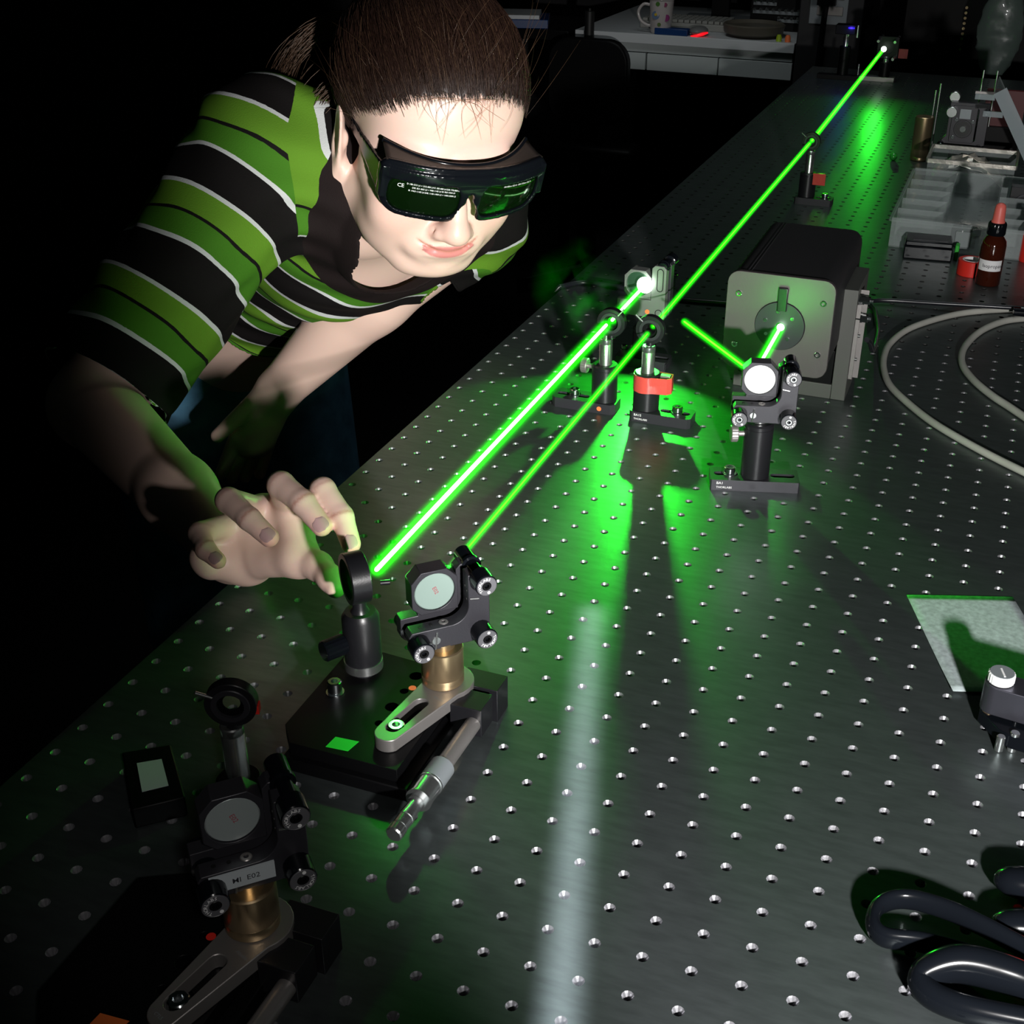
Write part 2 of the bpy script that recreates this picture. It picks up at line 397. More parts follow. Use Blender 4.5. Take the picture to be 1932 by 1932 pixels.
def arc_band(c, r, n=8, a0=0, a1=90): return circ(c[0], c[1], r, n, a0, a1)
def kmount(T_, mx, mirror='glass_back', knobs=True, hexm='dark', flip=False, code=None, front=False):
    up = 22 if front else 13
    """kinematic mirror mount; local x right, local -y to the knob side, z up; origin in the optic's centre"""
    K = mx @ RX(90)                       # plate coordinates: x, up, and n towards the knobs
    fx = -1 if flip else 1
    def F(p): return [(fx*a, b_) for a, b_ in p]
    cell = B(K)
    octo = F([(-14.5, -9), (-14.5, 8), (-8, 14.8), (8, 14.8), (14.5, 8), (14.5, -14.5), (-9, -14.5)])
    cell.plate(octo, [circ(0, 0, 12.75, 32)], -12, 0)
    L1 = F([(-21, -17), (-21, -30), (-17, -33), (30, -33), (30, up-3), (27, up), (18, up), (15, up-3), (15, -15), (-10, -15), (-10, -17)])
    cell.plate(L1, [], -13, -4.2)
    oc = cell.build('mirror_cell', 'blackm', T_, bev=.4)
    mm = B(K); mm.lathe([(0, -8), (12.7, -8), (12.7, -1.3), (12.1, -.7), (0, -.7)], 40)
    om = mm.build('mirror', mirror, T_)
    if code:
        t = B(K); t.text(code, 3.6, T(-1.5, 2.8, -.6) @ RZ(-68)); t.build('printed_code', 'redink', om, smooth=False)
    bp = B(K)
    inner = circ(17.5-11, -19+11, 11, 10, -90, 0)
    L2 = F([(-20.5, -22), (-17, -32.5), (-15, -34), (29, -34), (31, -32), (31, up-2), (29, up), (17.5, up)]+inner[::-1]+[(-18.5, -19)])
    bp.plate(L2, [], 0.6, 10.2)
    ob = bp.build('back_plate', 'blackm', T_, bev=.45)
    d = B(K)                               # set screws and holes on the inner faces, index pins
    for a_, b_ in [((fx*zx, -18.7, 5), (fx*zx, -19.5, 5)) for zx in (-12, -5)]+[((fx*17.2, zy, nn_), (fx*18, zy, nn_)) for zy, nn_ in ((3, 4), (-5, 6.5), (1, 7))]:
        d = B(K); d.cyl(a_, b_, 1.1, n=10); d.build('set_screw_hole', 'void', ob)
    d = B(K); d.ring((fx*3, -18.4, 5), (fx*3, -19.3, 5), 1.3, 3, 18); d.build('bushing', 'fork', ob)
    d = B(K); d.cyl((fx*-3, -21.5, 10.4), (fx*-4.2, -33.5, 10.4), .75, n=8); d.ring((fx*-3.6, -27.5, 9.8), (fx*-3.6, -27.5, 10.7), .5, 3, 16)
    d.build('spring_pin', 'steel', ob)
    d = B(K); d.cyl((fx*18.3, -3.2, 10.4), (fx*24, -4.2, 10.4), .7, n=8); d.build('spring_pin', 'steel', ob)
    if front:
        d = B(K)
        d.plate(slot(fx*24, -1, fx*24, 16, 3.5), [slot(fx*24, -1, fx*24, 16, 2.8)], -13.4, -13)
        d.build('slot_edge', 'dark', oc)
        d = B(K); d.ring((fx*24, -27, -13.4), (fx*24, -27, -13), 3.2, 3.8, 22); d.build('bore_edge', 'dark', oc)
        d = B(K); d.cyl((fx*12, -27, -13.5), (fx*12, -27, -13), 2.4); d.build('dot_sticker', 'orange', oc)
    else:
        pass
    for (x, y_, ph) in ((25, 20 if front else 10.5, 60), (25, -27, 215), (-15, -27, 75)):
        x *= fx; nb = -11 if front else -21
        k = B(K)
        k.lathe([(4.8, nb), (5.6, nb+1), (5.6, -7), (6.3, -6.5), (6.3, -4), (4.5, -3.8), (4.5, 9)], 24, T(x, y_, 0))
        k.lathe([(4.6, 9), (6.9, 10.2), (6.9, 20.8), (6.3, 21.4), (2.7, 21.4), (2.7, 19.6), (0, 19.6)], 36, T(x, y_, 0), knurl=.12)
        ok = k.build('adjuster_knob', 'rubber', T_)
        f_ = B(K); f_.ring((x, y_, 21.3), (x, y_, 21.7), 2.9, 6.25, 32); f_.build('knob_face', M['kface'], ok)
        h = B(K); h.ring((x, y_, 19.7), (x, y_, 21.85), 1.5, 2.8, 6*3); h.build('hex_socket', hexm, ok)
        t = B(K); t.text('THORLABS', 2.5, T(x, y_, 21.75), arc=(4.6, ph+70, 22)); t.cyl((x+4.6*math.cos((ph+225)*D2R), y_+4.6*math.sin((ph+225)*D2R), 21.7), (x+4.6*math.cos((ph+225)*D2R), y_+4.6*math.sin((ph+225)*D2R), 21.85), .95, n=12)
        t.build('knob_lettering', 'white', ok, smooth=False)['kind'] = 'stuff'
    return oc
M['kface'] = pm('knob_face_grey', (0.10, 0.10, 0.11), 0.45)

# mirror mount in front of the laser
t = thing('mirror_mount', 'black kinematic mount with bright white mirror on a post before the laser head', 'mirror mount', (-56, 124, 0), 16)
base_plate(t, -37.5, 37.5, -12.5, 12.5, 10, [(-31, -17), (17, 31)], ('BA1', 'THORLABS'), ch=1)
post_holder(t, 0, 0, 10, 60, (186, 49), None); cap_screw((-21, 0), T_=t, z=11.2)
B().lathe([(6.35, 48), (6.35, 59), (5, 59.5), (6.8, 60.5), (6.8, 64), (5, 65)], 28).build('post', 'steel', t)
kmount(t, T(-3, 0, 97) @ RZ(-2), 'glass_back', hexm='steel')

# two pinhole iris posts on the beams, a third far down the table
t = thing('iris_post', 'black iris on silver post with orange dot on its base, in the thick beam', 'iris', (-225, 229.5, 0))
base_plate(t, -50, 14, -12.5, 12.5, 10, [(-44, -18)], ch=4, dot=-1)
post_holder(t, 0, 0, 10, 47, (178, 42), 73); cap_screw((-30, 0), T_=t, z=11.2); iris(t, 5, 0, 89, 0, 50)
t = thing('iris_post', 'black iris on silver post wrapped in red tape beside its thumbscrew, in the thin beam', 'iris', (-182, 225, 0))
base_plate(t, -13, 46.5, -12.5, 12.5, 10, [(18, 40)], ('BA1S', 'THORLABS'), ch=3)
post_holder(t, 0, 0, 10, 47, None, 73); cap_screw((31, 0), T_=t, z=11.2); iris(t, 1, 0, 89, 0, 135)
def tape_band(t, z0, z1, ext=12):
    o_ = circ(0, 0, 12.9, 16, 90, 305)+[(12.5+ext*.75, -8.5), (13+ext, -4), (13+ext-1, 5.5), (11, 7.5)]
    i_ = [(x*.955, y*.955) for x, y in o_]
    b = B(); zs = [z0, z0+(z1-z0)*.45, z0+(z1-z0)*.55, z1]; n = len(o_)
    rnd = random.Random(3)
    vv = [(x*(1+rnd.uniform(-.008, .012)), y*(1+rnd.uniform(-.008, .012)), z+rnd.uniform(-.3, .3)) for z in zs for x, y in o_]+[(x, y, z) for z in zs for x, y in i_]
    ff = []; m_ = len(zs)
    for k in range(m_-1):
        for i in range(n):
            j = (i+1) % n; ff.append((k*n+i, k*n+j, (k+1)*n+j, (k+1)*n+i)); ff.append(((m_+k)*n+j, (m_+k)*n+i, (m_+k+1)*n+i, (m_+k+1)*n+j))
    for k, fl in ((0, 0), (m_-1, 1)):
        for i in range(n):
            j = (i+1) % n; q = (k*n+j, k*n+i, (m_+k)*n+i, (m_+k)*n+j); ff.append(q[::-1] if fl else q)
    b.add(vv, ff); b.build('red_tape', 'redtape', t, ang=20)
    B().box(13, -2.5, z0+2, 13+ext-2.5, 3.5, z1+.5).build('thumbscrew', 'fork', t, bev=.4)
tape_band(t, 29.5, 45.5)
t = thing('iris_post', 'small distant iris post with red tape flag, halfway down the table', 'iris', (-178, 1073, 0))
base_plate(t, -16, 40, -12.5, 12.5, 10, [(18, 34)], ch=2)
post_holder(t, 0, 0, 10, 46, None, 78); cap_screw((28, 0), T_=t, z=11.2); iris(t, -1, 0, 91, 0, 140)
B().box(8, -9, 30, 27, -7.5, 47).build('red_tape_flag', 'redtape', t, bev=.5)
B().box(12.4, -7.4, 33, 25, 6, 45).build('thumbscrew', 'redtape', t, bev=1)

# mount at the far turn of the thick beam, seen from its optic side
t = thing('mirror_mount', 'grey kinematic mount at the far end of the thick beam, with orange dot', 'mirror mount', (-222, 354, 0), 0)
base_plate(t, -28, 27, -12.5, 12.5, 10, [(14, 24)], ch=1)
post_holder(t, 0, 0, 10, 42, None, None, mat='dark'); cap_screw((-24, 9), T_=t, z=11.2, r=3.4, h=4)
B().lathe([(6.35, 30), (6.35, 49), (0, 49)], 28).build('post', 'dark', t)
M['mlit'] = pm('flash_lit_plate', (0.20, 0.21, 0.20), 0.5, 0.55)  # paler copy of the mount's black, flash light put into the colour
o = kmount(t, T(-8, 7, 87.5) @ RZ(180-3), 'dark_mirror', flip=True, front=True)
o.data.materials[0] = M['mlit']
B().box(27.2, -14, 3, 27.8, 11, 9).build('base_edge', 'blackm', t)

# the 45 degree optic by the hand and the two mounts on their stages
def stage(t, dy=0, mirror='glass_m1', tape=True, label=False):
    """everything bolted to one dark translation stage; t sits at the table surface"""
    b = B(); b.box(-240, -340+dy, 0, -158, -236+dy, 9); b.build('lower_plate', 'dark', t, bev=.8)
    b = B(); o_ = [(-247, -322), (-236, -336), (-166, -336), (-166, -238), (-226, -234), (-248, -246)]
    holes = [circ(-195+i*12.5, -250-j*17, 2.7 if (i+j) % 2 else 4.2, 14) for i in range(3) for j in range(4) if not (i == 2 and j > 0)]
    b.plate([(x, y+dy) for x, y in o_], [[(x, y+dy) for x, y in h] for h in holes], 9.2, 18)
    b.build('upper_plate', 'dark', t, bev=.6)
    b = B(); b.box(-165, -254+dy, 0, -137.5, -236.5+dy, 24); b.build('end_block', 'black', t, bev=.4)
    b = B(); b.box(-160, -276+dy, 4, -139, -258+dy, 24); b.build('micrometer_bracket', 'black', t, bev=.5)
    mi = B(); ax = Vector((-140.5-4, -268+dy, 13)); e = Vector((-147, -379+dy, 13)); d_ = (e-ax).normalized()
    def P(s_): return tuple(ax+d_*s_)
    mi.cyl(P(0), P(55), 5.0, n=30); mb = mi.build('micrometer_barrel', 'fork', t)
    mi = B(); mi.cyl(P(50), P(66), 7.6, n=40, ch=.4); mi.build('thimble', 'silverp', t)
    mi = B(); mi.cyl(P(66), P(67), 7.9, n=40); mi.cyl(P(67), P(80), 7.3, n=40); mi.cyl(P(80), P(81.2), 7.8, n=40); mi.build('scale_sleeve', 'steel', t)
    mi = B(); mi.cyl(P(81.2), P(84), 5.2, n=24); mi.cyl(P(84), P(97), 3.8, 5.0, n=24); mi.cyl(P(97), P(104), 4.6, n=36, knurl=.3); mi.cyl(P(104), P(111), 4.9, n=36, ch=.8, knurl=.3)
    mi.build('ratchet_stop', 'steel', t)
    bb = B(); bb.lathe([(12.6, 27.2), (13.2, 28), (13.2, 33), (13.0, 33.3), (13.0, 33.6), (13.2, 34), (13.2, 52.4), (12.4, 53), (8, 53), (8, 57)], 44, T(-172, -258.5+dy, 0)); bb.build('brass_pedestal', 'brass', t)
    f_ = B(); out = circ(-171, -257.5, 18, 12, -40, 122)+circ(-180.5, -316, 8.6, 10, 178, 322)
    f_.plate([(x, y+dy) for x, y in out], [[(x, y+dy) for x, y in slot(-174.8, -285, -180, -311, 4.6)]], 18.2, 27)
    ff = f_.build('clamping_fork', 'fork', t, bev=.7)
    tx = B(); tx.text('POLARIS', 2.0, T(-170, -277+dy, 27.05) @ RZ(-20)); tx.text('CTL5', 2.4, T(-185, -319.5+dy, 27.05) @ RZ(-20)); tx.build('engraving', 'silverp', ff, smooth=False)['kind'] = 'stuff'
    cap_screw((-179.3, -309+dy), 5.2, 5, t, 22.5)
    B().cyl((-186, -273+dy, 27), (-186, -273+dy, 27.1), 2.4, n=14).build('dot_sticker', 'orange' if tape else 'red', ff)
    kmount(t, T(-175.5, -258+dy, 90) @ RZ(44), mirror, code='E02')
    if True:
        B().add([(-213, -322+dy, 18.1), (-198, -321+dy, 18.1), (-200, -331+dy, 18.1), (-214, -332+dy, 18.1), (-213, -322+dy, 18.3), (-198, -321+dy, 18.3), (-200, -331+dy, 18.3), (-214, -332+dy, 18.3)], [(3, 2, 1, 0), (4, 5, 6, 7), (0, 1, 5, 4), (1, 2, 6, 5), (2, 3, 7, 6), (3, 0, 4, 7)]).build('tape_patch', 'greent' if tape else 'orangep', t, smooth=False)
    if label:
        K = T(-175.5, -258+dy, 90) @ RZ(44) @ RX(90)
        q = B(K); q.box(-15.5, -29.5, 10.4, 14.5, -20, 11.5); lb = q.build('paper_label', 'paper', t, smooth=False)
        q = B(K); q.text('MI  E02', 4.2, T(1, -26.5, 11.55), align='c'); q.build('label_lettering', 'ink', lb, smooth=False)
    return t
t = thing('mirror_stage', 'mirror mount on a brass pedestal and dark translation stage with micrometer, green tape patch', 'mirror stage', (0, 0, 0))
stage(t)
# 45 degree optic on the same stage
K = T(-226, -261, 91) @ RZ(-45) @ RX(90)       # ring axis turned 45 degrees from the beam
q = B(K); q.ring((0, 0, -5), (0, 0, 7), 12.8, 16.2, 44); q.build('optic_ring', 'black', t)
q = B(K); q.cyl((0, 0, 1), (0, 0, 3.5), 12.75, n=40); q.build('coated_optic', 'clear', t)
q = B(T(-228, -257, 0)); q.lathe([(12.3, 22), (12.3, 28), (0, 28)], 36); q.build('pedestal_ring', 'steel', t)
q = B(T(-228, -257, 0)); q.lathe([(11.8, 28), (11.8, 60), (9.5, 64), (6, 64), (4.4, 67), (4.4, 76), (0, 76)], 36); q.build('short_post', 'black', t)
q = B(T(-228, -257, 0)); q.lathe([(8, 18), (8, 22.2), (0, 22.2)], 28); q.build('post_foot', 'black', t)
q = B(); q.cyl((-234, -268, 45), (-242, -281, 45), 6.8, n=36, ch=.8, knurl=.3); oq = q.build('locking_knob', 'rubber', t)
cap_screw((-234, -284), 4.6, 8, t, 19.2)
q = B(); q.cyl((-213, -256, 87), (-208, -253, 87), 1.6, n=12); q.build('set_screw', 'black', t)

t = thing('mirror_stage', 'nearest mirror mount in the dark lower left, white label under its mirror, orange patch', 'mirror stage', (-4, -3, 0))
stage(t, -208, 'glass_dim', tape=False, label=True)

t = thing('iris_post', 'unlit iris on a silver post in the dark lower left, red mark on its rim', 'iris', (-232, -392, 0))
B().box(-13, -13, 0, 13, 13, 16).build('base', 'dark', t, bev=1)
post_holder(t, 0, 0, 16, 38, None, 74, mat='dark'); iris(t, 2, 0, 89, 22, 150)
B(T(2, 0, 89) @ RZ(22) @ RX(90)).box(12.2, -6, -2.5, 14.3, -1, 2.8).build('red_mark', 'red', t)

t = thing('labelled_box', 'dark low box with a white paper label at the far lower left', 'box', (-298, -383, 0), 0)
lc = [np.array(at(u, v, 14.2))-np.array([-298, -383, 0]) for u, v in ((268, 1494), (318, 1482), (305, 1432), (258, 1440))]
lcc = sum(lc)/4; lo_ = [tuple((lcc+(c-lcc)*2.0)[:2]) for c in lc]
B().plate(lo_, [], 0, 14).build('box_body', 'dark', t, bev=1)
B().plate([tuple(c[:2]) for c in lc], [], 14.02, 14.3).build('paper_label', 'paper', t, smooth=False)
e0, e1 = [np.array(at(u, v, 9))-np.array([-298, -383, 0]) for u, v in ((275, 1524), (320, 1513))]
B().cyl(e0, e1, .8, n=8).build('edge_strip', 'steel', t)
t = thing('cap_screw_upright', 'small plated cap screw standing left of the nearest brass pedestal', 'screw', (-247, -482, 0))
B().lathe([(2.3, 0), (2.3, 8)], 12, knurl=.2).build('threaded_shank', 'steel', t)
B().lathe([(3.6, 8), (4.4, 8.4), (4.4, 13), (3.8, 13.6), (2.2, 13.6), (2.2, 11), (0, 11)], 18, knurl=.15).build('screw_head', 'chrome', t)

# two standing screws behind, one behind the laser mount
for p, lab in (((-255, 571), 'left one of two upright cap screws behind the far mirror mount'), ((-258, 608), 'right one of two upright cap screws behind the far mirror mount'), (at(1370, 662)[:2], 'thin upright screw standing on the table left of the laser head')):
    t = thing('upright_screw', lab, 'screw', (p[0], p[1], 0))
    B().lathe([(2.3, 0), (2.3, 12)], 12, knurl=.2).build('threaded_shank', 'steel', t)
    B().lathe([(3.6, 12), (4.8, 12.4), (4.8, 17), (4.2, 17.6), (2.2, 17.6), (2.2, 15), (0, 15)], 18, knurl=.15).build('screw_head', 'chrome', t)

# ------------------------------------------------------------ laser head
t = thing('laser_head', 'black boxy laser head with brushed face plate and round port, on a grey angle bracket', 'laser', (-70, 259, 0))
LX0, LX1, LZ0, LZ1 = -50, 48, 50, 143
P_ = RX(90)
q = B(P_); q.plate(rrect(LX0, LZ0, LX1, LZ1, 11), [circ(1, 96, 23, 36)], -5, 0); fp = q.build('face_plate', 'facep', t, bev=.4)
q = B(P_); q.plate(rrect(LX0+1, LZ0+1, LX1-1, LZ1-1, 12), [], -178, -5.2)
q.box(LX0+16, LZ1-1.5, -176, LX0+17.2, LZ1-.3, -6); q.box(LX0+19, LZ1-1.5, -176, LX0+20, LZ1-.3, -6); q.build('housing', 'housing', t, bev=.3)
q = B(P_); q.plate(circ(1, 96, 22.8, 40), [circ(1, 96, 3.2, 18)], -4, 1.5); po = q.build('port_ring', 'blackm', t, bev=.4)
q = B(P_); q.box(-2.4, 111, 1.4, 6.2, 133, 4.5); q.build('shutter_tab', 'black', t, bev=.8)
for a in (38, 100, -52, 160, 215):
    q = B(P_); q.cyl((1+14*math.cos(a*D2R), 96+14*math.sin(a*D2R), 1.4), (1+14*math.cos(a*D2R), 96+14*math.sin(a*D2R), 2.6), 1.7, n=12); q.build('port_screw', 'chrome', po)
for x, z in ((-39, 122), (38, 122), (38, 73), (-39, 73)):
    q = B(P_); q.ring((x, z, -.2), (x, z, 1), 1.5, 3, 16); q.build('face_screw', 'chrome', fp)
q = B(P_); q.cyl((1, 96, -3), (1, 96, -1), 3.1, n=16); q.build('beam_window', 'void', po)
q = B(); q.box(46, 76, 0, 60, 152, 113); q.build('bracket_wall', 'bracket', t, bev=.5)
q = B(); q.box(-52, 76, 0, 45.8, 152, 15); q.build('bracket_foot', 'bracket', t, bev=.5)
q = B(); q.box(-48, 78, 15, 45, 150, 49.5); q.build('riser_block', 'dark', t, bev=.5)
for z in (102, 84):
    q = B(); q.cyl((60.2, 84, z), (66, 84, z), 4.4, n=6); q.cyl((66, 84, z), (71, 84, z), 3.8, n=6); q.cyl((71, 84, z), (74, 84, z), 2, n=10)
    q.build('hex_bolt', 'chrome', t)
q = B(); q.box(60.1, 80, 22, 64, 81.5, 98); q.build('side_rail', 'fork', t, bev=.2)
q = B(); q.box(60.1, 96, 18, 68, 97.5, 108); q.build('side_rail', 'fork', t, bev=.2)
for p0, z in (((66, 81), 66), ((66, 81), 42)):
    q = B(); q.cyl((60.2, 84, z), (66, 84, z), 1.8, n=12); q.build('set_pin', 'steel', t)

# ------------------------------------------------------------ laser beams
def beam_mat(name, core, strength):
    mt = bpy.data.materials.new(name); mt.use_nodes = True; nt = mt.node_tree; nt.nodes.clear()
    e = nd(nt, 'ShaderNodeEmission'); e.inputs[0].default_value = (*core, 1); e.inputs[1].default_value = strength
    o = nd(nt, 'ShaderNodeOutputMaterial'); nt.links.new(e.outputs[0], o.inputs[0]); return mt
def glow_mat(name, R, sig, strength):  # laser light scattered round a beam, painted as an emissive shell
    mt = bpy.data.materials.new(name); mt.use_nodes = True; nt = mt.node_tree; nt.nodes.clear()
    tc = nd(nt, 'ShaderNodeTexCoord'); sp = nd(nt, 'ShaderNodeSeparateXYZ'); nt.links.new(tc.outputs['Object'], sp.inputs[0])
    def mth(op, a, b_=None):
        n = nd(nt, 'ShaderNodeMath', operation=op)
        for i, x in enumerate((a, b_)):
            if x is None: continue
            if isinstance(x, (int, float)): n.inputs[i].default_value = x
            else: nt.links.new(x, n.inputs[i])
        return n.outputs[0]
    r2 = mth('ADD', mth('MULTIPLY', sp.outputs[0], sp.outputs[0]), mth('MULTIPLY', sp.outputs[1], sp.outputs[1]))
    g = mth('EXPONENT', mth('MULTIPLY', r2, -1/(sig*S)**2))
    e = nd(nt, 'ShaderNodeEmission'); e.inputs[0].default_value = (0.012, 1.0, 0.004, 1)
    nt.links.new(mth('MULTIPLY', g, strength), e.inputs[1])
    o = nd(nt, 'ShaderNodeOutputMaterial'); nt.links.new(e.outputs[0], o.inputs['Volume']); return mt
def beam(label, p0, p1, r, core, strength, halo, sig, hs, spot=None):
    p0 = Vector(p0); p1 = Vector(p1); L = (p1-p0).length
    t = thing('laser_beam', label, 'laser beam', p0)
    t.rotation_euler = (p1-p0).to_track_quat('Z', 'Y').to_euler()
    b = B(); b.lathe([(0, 0), (r*.7, .4), (r, 1.5), (r, L-1.5), (r*.7, L-.4), (0, L)], 16); b.build('beam_core', beam_mat('beam_core', core, strength), t)
    if spot: b = B(); b.ball((0, 0, spot[0]), spot[1], 20, (1, 1, .35)); b.build('beam_spot', beam_mat('spot', (.8, 1, .8), 9), t)
    b = B(); b.lathe([(0, -2), (halo*.8, 0), (halo, 3), (halo, L-3), (halo*.8, L), (0, L+2)], 20); o = b.build('beam_glow', glow_mat('beam_glow', halo, sig, hs), t)
    return t
WH = (0.55, 1.0, 0.50); YG = (0.16, 1.0, 0.02)
beam('thick white-cored green beam from the iris to the tilted optic by the hand', (-222, 220, 89.5), (-219, -250, 91), 1.4, WH, 6, 9, 3.4, 420)
beam('short thick green beam between the far mirror mount and its iris', (-221, 343, 90), (-221, 232, 89.5), 1.5, WH, 6, 8, 3.0, 420, (1, 8.5))
beam('thin green beam crossing the middle of the table to the taped iris', (-178, -230, 90), (-180.5, 213, 89), .55, YG, 2.2, 4.5, 1.7, 420)
beam('thin green beam running from the taped iris to the distant iris', (-181, 232, 89), (-180, 1066, 90), .62, YG, 2.2, 4.5, 1.8, 420)
beam('farthest thin green beam from the distant iris to the bright spot', (-180, 1082, 90), (-206, 2188, 71.5), .95, YG, 2.2, 5, 2.2, 420, (1103, 6))
beam('short bright beam from the laser port down to the white mirror', (-67, 254, 97), (-66, 134, 97), 1.35, WH, 6, 8, 2.9, 420, (1, 3.4))
beam('yellow-green beam stub leaving the white mirror to the left', (-66, 134, 97), at(1290, 606, 97), .8, YG, 3, 5, 2.1, 420)
for nm, e, r, cone in (('m3', 5, 3, 108), ('laser', .14, 2.5, 140), ('end', 0.6, 3, 150)):
    lamp('scatter_'+nm, 'SPOT', HOT[nm], e, GREEN, Vector(HOT[nm])+Vector((0, -100, -55)), size=r*S, spot_size=cone*D2R, spot_blend=(1.0 if nm == 'end' else .3))
for nm, e, r in (('m1', .12, 2), ('m2', .10, 2), ('lens', .06, 2)):
    lamp('scatter_'+nm, 'POINT', HOT[nm], e, GREEN, size=r*S)

# smoke near the optics, its laser glow painted in as green emission
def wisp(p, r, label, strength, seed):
    mt = bpy.data.materials.new('glowing_smoke'); mt.use_nodes = True; nt = mt.node_tree; nt.nodes.clear()
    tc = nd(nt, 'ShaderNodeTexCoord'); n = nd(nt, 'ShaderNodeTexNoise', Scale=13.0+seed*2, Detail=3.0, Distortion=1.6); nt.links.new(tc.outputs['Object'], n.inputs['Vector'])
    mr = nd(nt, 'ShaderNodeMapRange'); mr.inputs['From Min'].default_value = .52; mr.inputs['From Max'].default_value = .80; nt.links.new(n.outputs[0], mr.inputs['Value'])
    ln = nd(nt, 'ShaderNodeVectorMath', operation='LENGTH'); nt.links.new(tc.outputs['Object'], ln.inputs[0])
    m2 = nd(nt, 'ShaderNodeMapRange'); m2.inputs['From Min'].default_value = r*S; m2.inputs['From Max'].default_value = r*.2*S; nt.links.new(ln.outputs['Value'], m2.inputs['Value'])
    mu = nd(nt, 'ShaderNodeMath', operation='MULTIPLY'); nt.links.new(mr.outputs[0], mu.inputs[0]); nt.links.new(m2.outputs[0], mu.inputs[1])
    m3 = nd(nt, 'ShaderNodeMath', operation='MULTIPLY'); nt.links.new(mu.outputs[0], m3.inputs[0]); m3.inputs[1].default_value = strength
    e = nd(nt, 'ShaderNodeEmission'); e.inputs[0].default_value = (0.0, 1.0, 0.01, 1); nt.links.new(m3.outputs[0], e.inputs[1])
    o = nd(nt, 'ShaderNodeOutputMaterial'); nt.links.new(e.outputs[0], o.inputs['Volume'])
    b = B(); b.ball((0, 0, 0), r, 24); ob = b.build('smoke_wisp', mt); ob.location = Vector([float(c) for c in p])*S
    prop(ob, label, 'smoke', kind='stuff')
wisp((-308, 392, 62), 55, 'smoke with painted-in green glow drifting left of the far mirror mount', 7, 1.3)
wisp((-215, -175, 52), 50, 'smoke with painted-in green glow drifting between the two long beams near the hand', 9, 4.2)
# ------------------------------------------------------------ signed-distance modelling (millimetres, world axes)
class Prim:
    """kinds: cap (tapered capsule), ell (ellipsoid with rotation); op: 1 add, -1 carve"""
    def __init__(s, kind, a, b, r, k=8, op=1, R=None):
        s.kind, s.op, s.k = kind, op, k; s.a = np.array(a, float)
        if kind == 'cap':
            s.b = np.array(b, float); s.r = (r, r) if np.isscalar(r) else r
            s.c = (s.a+s.b)/2; s.rad = np.linalg.norm(s.b-s.a)/2+max(s.r)
        else:
            s.rr = np.array(r, float); s.R = np.eye(3) if R is None else R; s.c = s.a; s.rad = max(s.rr)
    def d(s, p):
        if s.kind == 'cap':
            ab = s.b-s.a; t = np.clip(((p-s.a)@ab)/(ab@ab), 0, 1)
            return np.linalg.norm(p-s.a-t[:, None]*ab, axis=1)-(s.r[0]+(s.r[1]-s.r[0])*t)
        q = (p-s.a)@s.R
        k0 = np.linalg.norm(q/s.rr, axis=1); k1 = np.linalg.norm(q/(s.rr**2), axis=1)
        return k0*(k0-1)/np.maximum(k1, 1e-6)
def sdf(prims, p):
    d = np.full(len(p), 1e3)
    for q in prims:
        e = q.d(p)
        if q.op == 1:
            if q.k <= 0: d = np.minimum(d, e); continue
            h = np.clip(.5+.5*(d-e)/q.k, 0, 1); d = d*(1-h)+e*h-q.k*h*(1-h)
        else:
            h = np.clip(.5-.5*(d+e)/q.k, 0, 1); d = d*(1-h)-e*h+q.k*h*(1-h)
    return d
